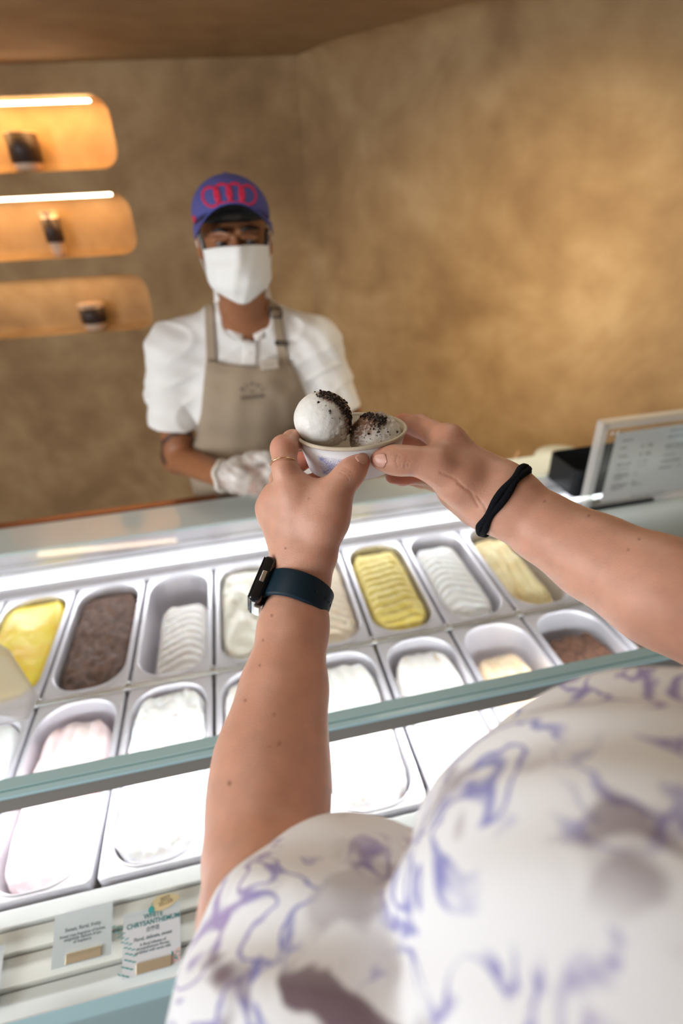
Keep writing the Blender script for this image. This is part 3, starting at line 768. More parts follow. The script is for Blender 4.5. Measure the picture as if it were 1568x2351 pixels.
def nail(parent, axis_a, axis_b, r, w_ang, length, name='fingernail', roll=0.0):
    a = Vector(axis_a); b = Vector(axis_b); t = (b - a).normalized(); n = (Vector(CAM) - b); n = (n - t * n.dot(t)).normalized()
    n = Matrix.Rotation(roll, 3, t) @ n; s = t.cross(n); P = []
    for i in range(9):
        v = i / 8; row = []
        for j in range(9):
            u = (j / 8 - .5) * 2; e = math.sqrt(max(0, 1 - abs(v * 2 - 1) ** 3.2)); ang = u * w_ang * e
            dl = (v - .45) * length
            rr = r * (1.0 - .22 * max(0, v - .45) ** 1.5) + .0005
            dr = n * math.cos(ang) + s * math.sin(ang); o_ = b + t * dl + dr * .03
            h_ = body_bvh.ray_cast(o_, -dr, .05)
            q_ = h_[0] if h_[0] is not None else b + t * dl + dr * rr
            row.append(q_ + dr * .0004)
        P.append(row)
    return grid_obj(name, P, M['nail'], parent, .0006)
nail(body, th[4][:3], th[5][:3], th[5][3] * 1.02, .58, .0115, roll=-.10)
nail(body, tr_[-2][:3], tr_[-1][:3], tr_[-1][3] * 1.05, .58, .0115, roll=-.15)
# her face, hair and trousers (outside the frame)
M['hair'] = mat('hair_brown', (.10, .05, .03), .5, bump=.6, bscale=150)
for sx in (-1, 1):
    lathe('eye', [(.0, -.011), (.006, -.009), (.0105, -.003), (.0105, .003), (.006, .009), (0, .011)], mat('eye_white', (.8, .78, .75), .2), cust, 12, cT(sx * .031, -.080, .011), False)
sdf_obj('hair', [ell(cT(0, .022, .045), np.array([.084, .098, .088]), .01, 'u', cR), cone(cT(0, .08, 0), cT(0, .09, -.12), .06, .03, .03), ell(cT(0, -.06, -.03), np.array([.07, .07, .075]), .02, 's', cR)], .005, M['hair'], cust)
M['denim'] = mat('denim', (.06, .08, .13), .8, bump=.3)
sdf_obj('trousers', [ell((.62, -.97, .04 + ZO), (.175, .12, .13), .05), cone((.54, -.97, -.02 + ZO), (.53, -.96, .10), .088, .07, .04), cone((.70, -.97, -.02 + ZO), (.71, -.96, .10), .088, .07, .04)], .008, M['denim'], cust)
M['shoe'] = mat('white_shoe', (.7, .7, .68), .5)
for sx in (.525, .715):
    sdf_obj('shoe', [cone((sx, -.99, .045), (sx, -.84, .035), .042, .034, .02)], .005, M['shoe'], cust, cuts=[((0, 0, 0.0), (0, 0, -1))])
# blouse
def blouse_mat():
    m, nt, b = new_mat('blouse_print'); N = nt.nodes; Lk = nt.links
    tc = N.new('ShaderNodeTexCoord')
    def noi(scale, det=3, dist=0, off=(0, 0, 0), st=(1, 1, 1)):
        mp = N.new('ShaderNodeMapping'); mp.inputs['Location'].default_value = off; mp.inputs['Scale'].default_value = st; Lk.new(tc.outputs['Object'], mp.inputs[0])
        n = N.new('ShaderNodeTexNoise'); n.inputs['Scale'].default_value = scale; n.inputs['Detail'].default_value = det; n.inputs['Distortion'].default_value = dist
        Lk.new(mp.outputs[0], n.inputs['Vector']); return n.outputs['Fac']
    def rng(x, a, b_, c=0, d=1):
        r = N.new('ShaderNodeMapRange'); r.inputs[1].default_value = a; r.inputs[2].default_value = b_; r.inputs[3].default_value = c; r.inputs[4].default_value = d; Lk.new(x, r.inputs[0]); return r.outputs[0]
    def mul(a, b_):
        r = N.new('ShaderNodeMath'); r.operation = 'MULTIPLY'; Lk.new(a, r.inputs[0]); Lk.new(b_, r.inputs[1]); return r.outputs[0]
    def mixc(f, a, b_):
        r = N.new('ShaderNodeMix'); r.data_type = 'RGBA'; Lk.new(f, r.inputs[0])
        for s, v in ((6, a), (7, b_)):
            if isinstance(v, tuple): r.inputs[s].default_value = (*v, 1)
            else: Lk.new(v, r.inputs[s])
        return r.outputs[2]
    # curled brush strokes: thin iso-lines of a distorted noise, broken up by a second noise
    s1 = noi(24, 2, 1.4, (3, 1, 0)); ab = N.new('ShaderNodeMath'); ab.operation = 'SUBTRACT'; ab.inputs[1].default_value = .5; Lk.new(s1, ab.inputs[0])
    a2 = N.new('ShaderNodeMath'); a2.operation = 'ABSOLUTE'; Lk.new(ab.outputs[0], a2.inputs[0])
    stroke = mul(rng(a2.outputs[0], .050, .008), rng(noi(20, 2, 0, (7, 2, 5)), .42, .52))
    c = mixc(stroke, (.87, .89, .92), mixc(rng(noi(9, 1, 0, (1, 9, 4)), .4, .6), (.30, .31, .62), (.40, .32, .56)))
    blob = mul(rng(noi(26, 2, .6, (5, 5, 1)), .55, .62), rng(noi(6, 1, 0, (2, 8, 8)), .42, .52))
    c = mixc(blob, c, (.20, .14, .17))
    Lk.new(c, b.inputs['Base Color']); b.inputs['Roughness'].default_value = .8; b.inputs['Specular IOR Level'].default_value = .2
    b.inputs['Sheen Weight'].default_value = .2
    return m
M['blouse'] = blouse_mat()
def wr(P):
    return .0022 * np.sin(P[..., 0] * 70 + 9 * np.sin(P[..., 1] * 18)) * np.sin(P[..., 2] * 38 + 3) + .0015 * np.sin(P[..., 1] * 110 + P[..., 0] * 60)
bl = []
sl0 = at(800, 2335, .262); bl += [cone(sl0, at(960, 2720, .21), .0875, .085, .004), cone(at(960, 2720, .21), (.50, -.92, .53 + ZO), .080, .08, .03)]
bust = at(1450, 2190, .215)
bl += [ell(bust, (.0985, .094, .102), .004), cone(at(1570, 2030, .250), at(2050, 2150, .25), .100, .09, .02), cone(at(2050, 2150, .25), (.80, -.91, .54 + ZO), .085, .085, .03), cone(at(2050, 2150, .25), at(2150, 1800, .30), .085, .075, .03)]
bl += [ell((.63, -.955, .44 + ZO), (.17, .115, .17), .05), cone((.55, -.92, .53 + ZO), (.76, -.92, .53 + ZO), .085, .085, .04), ell((.62, -.955, .20 + ZO), (.165, .125, .2), .05), ell((.62, -.96, .05 + ZO), (.19, .14, .10), .04)]
bl += [cone((.66, -1.0, .80 + ZO), (.65, -.96, .60 + ZO), .062, .070, .01, 's')]
blouse = sdf_obj('blouse', bl, .004, M['blouse'], cust, disp=wr)

# ---- things worn or held
def ring_pts(c, axis, r, n=48, up=None, sq=1.0):
    t = Vector(axis).normalized(); u = Vector(up) if up is not None else Vector((0, 0, 1)); u = (u - t * u.dot(t)).normalized(); v = t.cross(u)
    return [Vector(c) + u * r * math.cos(2 * PI * k / n) + v * r * sq * math.sin(2 * PI * k / n) for k in range(n)], u, v, t
# wrist watch
M['strap'] = mat('navy_rubber', (.004, .022, .040), .5, spec=.3)
M['gloss_black'] = mat('gloss_black', (.006, .008, .012), .08, coat=.5)
M['silver'] = mat('silver_metal', (.75, .75, .76), .25, .9)
wc = Vector(at(682, 1372, .453)); wax = Vector(at(697, 1310, .466)) - Vector(at(668, 1460, .440)); wax.normalize()
toC = (Vector(CAM) - wc).normalized(); side = wax.cross(toC).normalized()   # points to one side of the wrist
if (RN.T @ np.array(side))[0] > 0: side = -side
wax = (wax - side * .16 - toC * .10).normalized()
watch = thing('wristwatch', 'dark navy smartwatch with a perforated rubber strap on the left wrist', 'watch', wc)
fr = (side - wax * side.dot(wax)).normalized(); fr2 = wax.cross(fr).normalized()
if fr2.dot(toC) < 0: fr2 = -fr2
WR = .0285
bm = bmesh.new(); rows = []; n = 56
for k in range(n):
    a = 2 * PI * k / n; d = fr * math.cos(a) + fr2 * math.sin(a); row = []
    hw = .0125 if math.cos(a) < .3 else .0125 + .001 * (math.cos(a) - .3)
    for w_, t_ in ((-hw, 0), (-hw + .0015, .0022), (hw - .0015, .0022), (hw, 0), (hw, -.001), (-hw, -.001)):
        row.append(bm.verts.new(wc + d * (WR + t_ - .0006) + wax * w_))
    rows.append(row)
for k in range(n):
    A, B = rows[k], rows[(k + 1) % n]
    for j in range(6): bm.faces.new((A[j], A[(j + 1) % 6], B[(j + 1) % 6], B[j]))
strap = bm_obj('strap', bm, M['strap'], watch, True)
o = strap.modifiers.new('b', 'BEVEL'); o.width = .0006; o.segments = 2
for k in range(5):
    a = math.radians(118 + k * 12); d = fr * math.cos(a) + fr2 * math.sin(a); c_ = wc + d * (WR + .0015)
    q = d.to_track_quat('Z', 'Y').to_matrix().to_4x4()
    lathe('strap_hole', [(0, 0), (.0013, 0), (.0016, .0004)], M['dark'], strap, 12, (0, 0, 0), False, Matrix.Translation(c_) @ q)
cm = Matrix((( *wax, 0), (*fr2, 0), (*fr, 0), (0, 0, 0, 1))).transposed(); cm.translation = wc + fr * (WR + .003)
bm = bmesh.new(); add_box(bm, (-.0215, -.0185, -.0055), (.0215, .0185, .0055), cm); caseo = bm_obj('watch_case', bm, M['gloss_black'], watch, False, .004); caseo.modifiers['bevel'].segments = 4
bm = bmesh.new(); add_box(bm, (-.0195, -.0165, .005), (.0195, .0165, .0062), cm); bm_obj('screen', bm, M['gloss_black'], watch, False, .001)
bm = bmesh.new(); add_box(bm, (-.0235, -.010, -.006), (-.0205, .010, -.0005), cm); bm_obj('silver_lug', bm, M['silver'], watch, False, .001)
bm = bmesh.new(); add_box(bm, (-.004, .0180, -.002), (.006, .0195, .002), cm); bm_obj('side_button', bm, M['silver'], watch, False, .0005)
# ring
gold = mat('gold', (.85, .60, .35), .18, 1.0)
ringc = at(651, 1064, .4515); rax = Vector(at(652, 1034, .459)) - Vector(at(657, 1085, .452))
rp, u_, v_, t_ = ring_pts(ringc, rax, .0112, 40, up=Vector(CAM) - Vector(ringc))
ringo = thing('finger_ring', 'thin gold ring with a tiny looped knot on the left index finger', 'ring', ringc)
tube('ring_band', rp, .00055, gold, ringo, 8, closed=True)
kc = Vector(ringc) + (Vector(at(680, 1068, .4515)) - Vector(ringc)).normalized() * .0116
kp, *_ = ring_pts(kc, Vector(CAM) - kc, .0016, 16)
tube('ring_knot', kp, .0005, gold, ringo, 6, closed=True)
# hair tie
hc = Vector(at(1157, 1151, .465)); hax = (Vector(at(1215, 1188, .455)) - Vector(at(1100, 1114, .472))).normalized()
tie = thing('hair_tie', 'black fabric hair tie worn around the right wrist', 'hair tie', hc)
M['black_cloth'] = mat('black_cloth', (.005, .006, .009), .9, spec=.15, bump=.5, bscale=500)
for dz_, rr_ in ((-.0018, .0245), (.0018, .0248)):
    hp_, *_ = ring_pts(hc + hax * dz_, hax, rr_, 48, up=Vector(CAM) - hc)
    hp2 = []
    for k, p in enumerate(hp_):
        d_ = (p - hc - hax * dz_).normalized(); c_ = hc + hax * dz_; h_ = body_bvh.ray_cast(c_ + d_ * .06, -d_, .09)
        q_ = h_[0] if h_[0] is not None else p
        hp2.append(q_ + d_ * .0012 + hax * .0010 * math.sin(k * .8 + dz_ * 900))
    hp_ = hp2
    tube('elastic_loop', hp_, .0031, M['black_cloth'], tie, 8, closed=True)

# ================================================================ CUP OF GELATO
M['cup_paper'] = mat('cup_paper', (.86, .85, .88), .5)
M['kraft'] = mat('kraft_paper', (.66, .58, .45), .6, var=.12, vscale=90)
M['crest'] = mat('crest_blue', (.10, .17, .55), .6)
CUPC = Vector(at(807, 989, .484)); RT, RB, HC = .0500, .0415, .0330
cup = thing('paper_cup', 'white paper gelato cup with a kraft rim and blue ornamental crest held between both hands', 'cup', CUPC - Vector((0, 0, HC)))
lathe('bowl', [(0, -HC + .002), (RB - .002, -HC + .002), (RT - .0012, -.002), (RT - .0004, .0002)], M['kraft'], cup, 64, CUPC, False)
rim_p, *_ = ring_pts(CUPC, (0, 0, 1), RT + .0003, 72, up=(1, 0, 0))
tube('rim', rim_p, .0017, M['kraft'], cup, 10, closed=True)
def rcup(z): return RB + (RT - RB) * (1 + z / HC)
lathe('paper_wall', [(RB - .002, -HC), (RB + .0002, -HC), (rcup(-.0028) + .0004, -.0028), (rcup(-.0028) - .0006, -.0026)], M['cup_paper'], cup, 64, CUPC, False)
lathe('cup_base', [(0, -HC + .0005), (RB - .001, -HC + .0005), (RB - .001, -HC + .0015), (0, -HC + .0015)], M['cup_paper'], cup, 48, CUPC, False)
cup.rotation_euler = (-.065, 0, 0)
# crest: mirrored scrolls as thin printed ribbons that follow the cup wall
def crest_lines():
    L = []
    def add(p): L.append(p)
    for a0 in range(0, 4):
        R2 = [(1, 0, 0, 1), (0, -1, 1, 0), (-1, 0, 0, -1), (0, 1, -1, 0)][a0]
        for mir in (1, -1):
            def tr(p): return [(x * R2[0] + y * mir * R2[1], x * R2[2] + y * mir * R2[3]) for x, y in p]
            def spiral(cx, cy, r0, turns, ph, grow=.85): return [(cx + r0 * (1 - grow * k / 24) * math.cos(ph + turns * 2 * PI * k / 24), cy + r0 * (1 - grow * k / 24) * math.sin(ph + turns * 2 * PI * k / 24)) for k in range(25)]
            add(tr(spiral(.70, .22, .17, 1.4, -1.2))); add(tr(spiral(.42, .20, .14, -1.3, 2.4))); add(tr(spiral(.86, .62, .13, 1.2, 3.4)))
            add(tr([(.30, 0), (.45, .06), (.60, .05), (.72, 0)])); add(tr([(.28, .28), (.45, .42), (.66, .62), (.90, .90)]))
            add(tr([(.93, .05), (.98, .20), (.93, .36), (.80, .44), (.72, .58), (.80, .72), (.95, .78), (1.0, .92)]))
            add(tr(spiral(.62, .74, .09, 1.2, .4))); add(tr([(.5, .5), (.55, .42), (.66, .42), (.70, .52), (.62, .60)]))
            for k in range(4): add(tr([(.30 + .13 * k, .34 + .12 * k), (.36 + .13 * k, .31 + .12 * k), (.40 + .13 * k, .38 + .12 * k)]))
            add(tr([(.14, 0), (.20, .10), (.14, .14), (.08, .08)]))
    for r in (.10, .22, .27, .34): L.append([(r * math.cos(k * PI / 16) * (1 + .08 * math.cos(k * PI / 2)), r * math.sin(k * PI / 16) * (1 + .08 * math.cos(k * PI / 2))) for k in range(33)])
    return L
az0 = math.radians(-124.5); CW = .0128; zc = -.0158
def on_cup(x, y, off=.0009):
    z = zc + y * CW * .80; r = rcup(z) + off; a = az0 + x * CW / rcup(zc); return CUPC + Vector((r * math.cos(a), r * math.sin(a), z))
bm = bmesh.new()
for ln in crest_lines():
    hw = .011
    pv = None
    for i, (x, y) in enumerate(ln):
        a = ln[max(i - 1, 0)]; b = ln[min(i + 1, len(ln) - 1)]; dx, dy = b[0] - a[0], b[1] - a[1]; l_ = math.hypot(dx, dy) or 1
        px_, py_ = -dy / l_ * hw, dx / l_ * hw; cur = (bm.verts.new(on_cup(x + px_, y + py_)), bm.verts.new(on_cup(x - px_, y - py_)))
        if pv: bm.faces.new((pv[0], pv[1], cur[1], cur[0]))
        pv = cur
crest = bm_obj('crest', bm, M['crest'], cup); crest['label'] = 'blue scrollwork crest'
# scoops
def scoop_mesh(c, r, seed, squash=.94, torn=True):
    c = np.array(c); V = []; n1, n2 = 72, 96
    for i in range(n1 + 1):
        th_ = PI * i / n1
        for j in range(n2):
            ph = 2 * PI * j / n2
            d = np.array([math.sin(th_) * math.cos(ph), math.sin(th_) * math.sin(ph), math.cos(th_)])
            rr = r * (1 + .012 * fbm(*d, 2.2 + seed))
            k = fbm(d[0], d[1], d[2] + seed, 14, 3)
            if torn == 'rough': rr += r * .055 * abs(fbm(d[0], d[1], d[2] + seed, 5, 5)) + r * .012 * k
            else:
                side_ = max(0, d[0] * .8 + d[1] * -.35 - d[2] * .55 - .35); rr += r * side_ * .16 * (fbm(d[0], d[1], d[2] + seed, 6, 5)) 
                rr += r * .10 * max(0, -d[2] - .58) * (1 + .8 * fbm(d[0], d[1], seed, 7))
            p = c + d * rr * np.array([1, 1, squash]); V.append(p)
    Q = [(i * n2 + j, i * n2 + (j + 1) % n2, (i + 1) * n2 + (j + 1) % n2, (i + 1) * n2 + j) for i in range(n1) for j in range(n2)]
    return np.array(V), np.array(Q)[:, ::-1]
M['scoop'] = attr_mat('gelato_white', .42, 0, bump=.5, bscale=260)
S1C, S1R = at(741, 962, .476), .0262
S2C, S2R = at(862, 1006, .487), .0235
def dusting(V, c, r, lines, wid):
    """cocoa dust colour: vertex speckles along the given pixel lines"""
    pj_ = proj_np(V); out = np.tile(np.array([.86, .865, .83]), (len(V), 1)); rs = np.random.RandomState(3)
    for pts, w, dens in lines:
        p = np.array(pts, float); d = np.full(len(V), 999.0)
        for a, b in zip(p, p[1:]):
            ba = b - a; t = np.clip((pj_ - a) @ ba / (ba @ ba), 0, 1); d = np.minimum(d, np.linalg.norm(pj_ - a - t[:, None] * ba, axis=1))
        f = np.clip(1.3 - d / w, 0, 1) * dens; m_ = np.clip(f * (0.35 + 1.1 * rs.rand(len(V))), 0, 1)[:, None]
        out = out * (1 - m_) + np.array([.20, .10, .055]) * m_
    return out
v1, q1 = scoop_mesh(S1C, S1R, 1.3); me = mesh_np('gelato_scoop', v1, q1); me.transform(Matrix.Identity(4))
set_col(me, 'Col', dusting(v1, S1C, S1R, [([(745, 903), (780, 918), (802, 950), (810, 990)], 15, 1.6)], 1))
s1 = link('gelato_scoop', me, M['scoop']); tag(s1, 'smooth round white gelato scoop, the upper left one in the paper cup', 'gelato', 'gelato scoops in the paper cup')
v2, q2 = scoop_mesh(S2C, S2R, 4.1, 1.0, 'rough'); me = mesh_np('gelato_scoop', v2, q2)
set_col(me, 'Col', dusting(v2, S2C, S2R, [([(815, 962), (845, 955), (875, 962)], 20, 1.3), ([(808, 1005), (820, 985), (840, 978)], 26, 1.1), ([(850, 990), (870, 978)], 22, .4)], 1))
s2 = link('gelato_scoop', me, M['scoop']); tag(s2, 'rough white gelato scoop dusted with cocoa, the lower right one in the paper cup', 'gelato', 'gelato scoops in the paper cup')
# crumbs
rs = random.Random(5); bm = bmesh.new()
bv = bvh_of(*join_parts([(v1, q1), (v2, q2)]))
def crumb(px, py, s):
    h = bv.ray_cast(Vector(CAM), Vector(ray(px, py)).normalized())
    if not h[0]: return
    p = h[0] + h[1] * (s * .35)
    if (h[0] - Vector(CAM)).dot(h[1]) > 0: p = h[0] - h[1] * (s * .35)
    mt = Matrix.Translation(p) @ Matrix.Rotation(rs.random() * 6, 4, 'Z') @ Matrix.Rotation(rs.random() * 6, 4, 'X') @ Matrix.Diagonal((s, s * rs.uniform(.6, 1), s * rs.uniform(.5, .9), 1))
    r_ = bmesh.ops.create_icosphere(bm, subdivisions=1, radius=1, matrix=mt)
    for v in r_['verts']: v.co += Vector((rs.uniform(-1, 1), rs.uniform(-1, 1), rs.uniform(-1, 1))) * s * .28
def along(pts, n, spread, smin, smax):
    for _ in range(n):
        k = rs.randrange(len(pts) - 1); t = rs.random(); x = pts[k][0] * (1 - t) + pts[k + 1][0] * t; y = pts[k][1] * (1 - t) + pts[k + 1][1] * t
        crumb(x + rs.gauss(0, spread), y + rs.gauss(0, spread), rs.uniform(smin, smax))
along([(732, 905), (752, 905), (772, 916), (790, 934), (800, 952)], 190, 4.5, .0005, .0015)
along([(800, 955), (806, 975), (806, 995)], 60, 3.5, .0004, .0011)
along([(816, 955), (838, 952), (860, 958), (880, 968)], 200, 4.5, .0006, .0016)
along([(848, 975), (866, 970), (880, 985)], 34, 8, .0004, .0011)
along([(825, 985), (850, 1000), (890, 995)], 46, 12, .0002, .0006)
along([(740, 930), (770, 950), (785, 985)], 20, 9, .0003, .0007)
for p_ in ((757, 944), (731, 924), (846, 996), (868, 992), (911, 992)): crumb(*p_, .0014)
M['cocoa'] = mat('cocoa_crumbs', (.028, .014, .009), .6, var=.4, vscale=900)
tag(bm_obj('cookie_crumbs', bm, M['cocoa']), 'dark cocoa crumbs scattered over both gelato scoops', 'crumbs', kind='stuff')
#__PART3__
# ================================================================ SERVER
sv = thing('person', 'server in a white shirt, beige apron, purple-blue cap and white face mask behind the counter', 'person', (.50, .74, 0))
M['shirt'] = mat('white_shirt', (.84, .83, .81), .8, bump=.3, bscale=60)
M['apron'] = mat('beige_apron', (.40, .315, .225), .85, bump=.4, bscale=700, var=.08, vscale=300)
M['cap'] = mat('cap_violet_blue', (.075, .078, .29), .8, bump=.3, bscale=500)
M['cap_red'] = mat('cap_red', (.62, .015, .07), .7)
M['mask'] = mat('mask_white', (.86, .86, .84), .75, bump=.1, bscale=300)
M['dark_hair'] = mat('black_hair', (.012, .010, .009), .5)
M['buckle'] = mat('dark_metal', (.06, .05, .045), .35, .7)
SD = np.array([.33, .135, .060])
hd = Vector(at(539, 557, 1.20)); HS = 1.0
hpr, hT, hR = head_prims(hd, (0, -1), .04, HS)
hb = Vector(hT(0, .03, -.09))
# joints
nb = JY(563, 725, .70, r=.062)
shl = JY(404, 806, .73, r=.055); shr = JY(722, 792, .71, r=.055)
ell_ = JY(408, 1052, .74, r=.045); elr = JY(832, 1030, .72, r=.043)
wl = J(512, 1092, 1.385, 28); wr_ = J(742, 1092, 1.39, 26)
chest = ony(570, 900, .72); belly = ony(560, 1080, .74)
pmL = J(553, 1092, 1.37, 36); pmR = J(705, 1088, 1.37, 33)
lh = chain([wl, pmL], .015) + chain([pmL, J(592, 1110, 1.36, 28)], .015)
for pts in ([J(575, 1068, 1.36, 13), J(615, 1056, 1.36, 10), J(650, 1060, 1.355, 9)], [J(580, 1085, 1.355, 12), J(622, 1082, 1.35, 10), J(655, 1084, 1.35, 9)], [J(580, 1102, 1.36, 12), J(622, 1104, 1.355, 10), J(654, 1102, 1.35, 9)],
            [J(580, 1118, 1.37, 12), J(618, 1122, 1.365, 10), J(645, 1118, 1.36, 8)], [J(545, 1070, 1.37, 13), J(580, 1052, 1.345, 11), J(612, 1048, 1.335, 9)]):
    lh += chain([pmL] + pts, .010)
rh = chain([wr_, pmR], .015)
for pts in ([J(690, 1066, 1.36, 11), J(668, 1056, 1.355, 9)], [J(682, 1078, 1.355, 11), J(660, 1074, 1.35, 9)], [J(682, 1092, 1.35, 11), J(660, 1092, 1.345, 9)], [J(686, 1104, 1.36, 11), J(664, 1108, 1.355, 8)], [J(712, 1070, 1.35, 11), J(690, 1050, 1.34, 9)]):
    rh += chain([pmR] + pts, .010)
armL = chain([shl, ell_, wl], .02); armR = chain([shr, elr, wr_], .02)
hips = (chest[0] - .01, .78, .10 + ZO)
torso = [cone(hb, nb[:3], .054, .062, .03), ell(chest, (.165, .105, .17), .05), ell(belly, (.150, .11, .19), .05), ell(hips, (.165, .115, .12), .05),
         cone(nb[:3], shl[:3], .05, .055, .04), cone(nb[:3], shr[:3], .05, .055, .04)]
hx = hips[0]
legs = []
for s_ in (-1, 1):
    legs += [cone((hx + s_ * .085, .79, .03 + ZO), (hx + s_ * .095, .78, .50), .080, .056, .04), cone((hx + s_ * .095, .78, .50), (hx + s_ * .10, .80, .08), .055, .036, .03)]
PS = [sdf_mesh(torso + legs + armL + armR, .0055), sdf_mesh(hpr + [cone(hb, nb[:3], .054, .062, .03)], .0025), sdf_mesh(lh, .003), sdf_mesh(rh, .003)]
V, Q = join_parts(PS); col = np.tile(SD, (len(V), 1)); Nn = vnormals(V, Q); pj = proj_np(V); face = ((CAM - V) * Nn).sum(1) > 0
# forearm tattoo: two bands and a short bar of ink, and lips
ax_ = np.array(wl[:3]) - np.array(ell_[:3]); tt = ((V - np.array(ell_[:3])) @ ax_) / (ax_ @ ax_); near = seg_dist(V, [ell_[:3], wl[:3]]) < .075
up_ = np.array(ell_[:3]) - np.array(shl[:3]); tu = ((V - np.array(shl[:3])) @ up_) / (up_ @ up_)
def px_line(pts, w):
    p = np.array(pts, float); d = np.full(len(V), 99.0)
    for a, b in zip(p, p[1:]):
        ba = b - a; t = np.clip((pj - a) @ ba / (ba @ ba), 0, 1); d = np.minimum(d, np.linalg.norm(pj - a - t[:, None] * ba, axis=1))
    return np.clip(1.6 - d / w, 0, 1) * face * (seg_dist(V, [shl[:3], ell_[:3], wl[:3]]) < .08)
INK = (.035, .022, .020)
blend(px_line([(368, 1040), (372, 1018), (392, 1000), (420, 992), (446, 1000)], 4.5) * .9, INK)
blend(px_line([(368, 1040), (378, 1062)], 5) * .8, INK)
blend(px_line([(378, 988), (396, 984)], 3.5) * .9, INK); blend(px_line([(408, 978), (425, 976)], 3) * .6, INK)
me = mesh_np('body', V, Q); set_col(me, 'Col', col); sbody = link('body', me, M['skin_dark'], sv)
eyew = mat('server_eye_shaded', (.13, .11, .10), .4); iris = mat('iris_dark', (.02, .01, .006), .1)  # eye whites darkened: shade under the cap brim is put into the colour
for sx in (-1, 1):
    e_ = sdf_obj('eye', [ell(hT(sx * .031, -.0795, .008), (.0112,) * 3, .002)], .0012, eyew, sv)
    sdf_obj('iris', [ell(hT(sx * .031, -.0875, .0055), (.0058, .0045, .0052), .001, 'u', hR)], .0008, iris, e_)
    tube('eyebrow', [hT(sx * .014, -.098, .031), hT(sx * .030, -.098, .036), hT(sx * .050, -.086, .031)], [.0030, .0036, .0018], M['dark_hair'], sv, 8)
sdf_obj('hair', [ell(hT(0, -.004, .058), np.array([.0775, .0835, .030]), .008, 'u', hR), ell(hT(0, .028, .025), np.array([.0775, .090, .085]), .01, 'u', hR), cone(hT(-.074, .0, .020), hT(-.072, -.005, -.012), .008, .004, .006), cone(hT(.074, .0, .020), hT(.072, -.005, -.012), .008, .004, .006),  # front ellipsoid over the forehead stands in for shade under the brim
                 ell(hT(0, -.09, -.01), np.array([.072, .085, .046]), .01, 's', hR), ell(hT(0, .03, -.09), np.array([.1, .1, .065]), .01, 's', hR)], .003, M['dark_hair'], sv)
# cap
cap = thing('cap', None, None, hT(0, 0, .08)); cap.parent = sv; cap.matrix_parent_inverse = wmat(sv).inverted()
cap_pr = [ell(hT(0, .010, .056), np.array([.0860, .108, .077]), .004, 'u', hR)]
nrm = hR @ np.array([0, -.34, -1.0])
Vc, Qc = sdf_mesh(cap_pr, .0028, cuts=[(hT(0, 0, .040), nrm)])
crown = link('crown', mesh_np('crown', Vc, Qc), M['cap'], cap)
P = []
for i in range(13):
    v = i / 12; row = []
    for j in range(41):
        a = math.radians(-78 + 156 * j / 40); s_, c_ = math.sin(a), math.cos(a)
        bx, by, bz = .0875 * s_, .010 - .107 * c_, .066 - .026 * s_ * s_
        ext = .078 * c_ ** .75; x = bx * (1 - .01 * v); y = by - ext * v
        z = bz + .019 * v * c_ - .034 * (abs(s_) ** 2.4) * (v * .8 + .1)
        row.append(hT(x, y, z))
    P.append(row)
brim = grid_obj('brim', P, M['cap'], cap, .003)
grid_obj('brim_underside', [[p - hR @ np.array([0, 0, .0026]) for p in r_] for r_ in P], M['black_cloth'], cap, .001)
tube('brim_edge', P[-1], .0016, mat('cap_edge', (.05, .06, .30), .6), brim, 8)
lathe('top_button', [(0, 0), (.006, .0), (.006, .002), (0, .004)], M['cap'], cap, 16, (0, 0, 0), False, Matrix.Translation(Vector(hT(0, .010, .1315))))
crown_bvh = bvh_of(Vc, Qc)
def on_crown(x, z, off=.0008):
    o_ = Vector(hT(x, -.3, z)); d_ = Vector(hR @ np.array([0, 1.0, 0])); h = crown_bvh.ray_cast(o_, d_)
    return (h[0] - d_ * off) if h[0] else Vector(hT(x, -.05, z))
for k, cx_ in enumerate((-.038, -.0127, .0127, .038)):
    P = []
    for rr_ in (.76, 1.0):
        row = []
        for j in range(41):
            a = 2 * PI * j / 40; x = cx_ + .0195 * rr_ * math.cos(a); z = .099 - 3.8 * cx_ * cx_ + .0190 * rr_ * math.sin(a); row.append(on_crown(x, z, .0012 + .0003 * k))
        P.append(row)
    grid_obj('emblem_ring', P, M['cap_red'], crown, .0006)
for cx_ in (-.0255, 0, .0255):
    P = []
    for rr_ in (.1, 1.0):
        P.append([on_crown(cx_ + .0062 * rr_ * math.cos(2 * PI * j / 24), .099 - 3.8 * cx_ * cx_ + .0145 * rr_ * math.sin(2 * PI * j / 24), .0028) for j in range(25)])
    grid_obj('emblem_overlap', P, M['cap_red'], crown, .0006)
P = [[on_crown(-.0805 + .004 * rr_ * math.cos(2 * PI * j / 16), .052 + .008 * rr_ * math.sin(2 * PI * j / 16), .002) for j in range(17)] for rr_ in (.1, 1)]
grid_obj('side_patch', P, M['cap_red'], crown, .0005)
# face mask: pleated sheet wrapped round nose and chin
def mask_pt(u, v):
    z = -.004 - .102 * v; w = .0715 * (1 - (v - .5) ** 2.4 / .23) ** .5 if v > .5 else .0715; x = w * u
    nose = math.exp(-(u * 3.0) ** 2) * .018 * max(0, 1 - v * 1.3)
    z += .010 * (1 - u * u) * (1 - v) - .010 * (1 - u * u) * v
    y = -.104 + .046 * abs(u) ** 2.6 - nose - .014 * math.sin(PI * min(1, v * 1.1)) * (1 - u * u) + .020 * max(0, v - .75) / .25
    pl = .0016 * (math.sin(v * 22) + .6 * math.sin(v * 9 + u * 3)) * (1 - .3 * abs(u)) + .0010 * math.sin(u * 14 + v * 8)
    return hT(x, y - .004 - pl, z)
maskt = grid_obj('face_mask', [[mask_pt(-1 + 2 * j / 40, i / 40) for j in range(41)] for i in range(41)], M['mask'], sv, .0014)
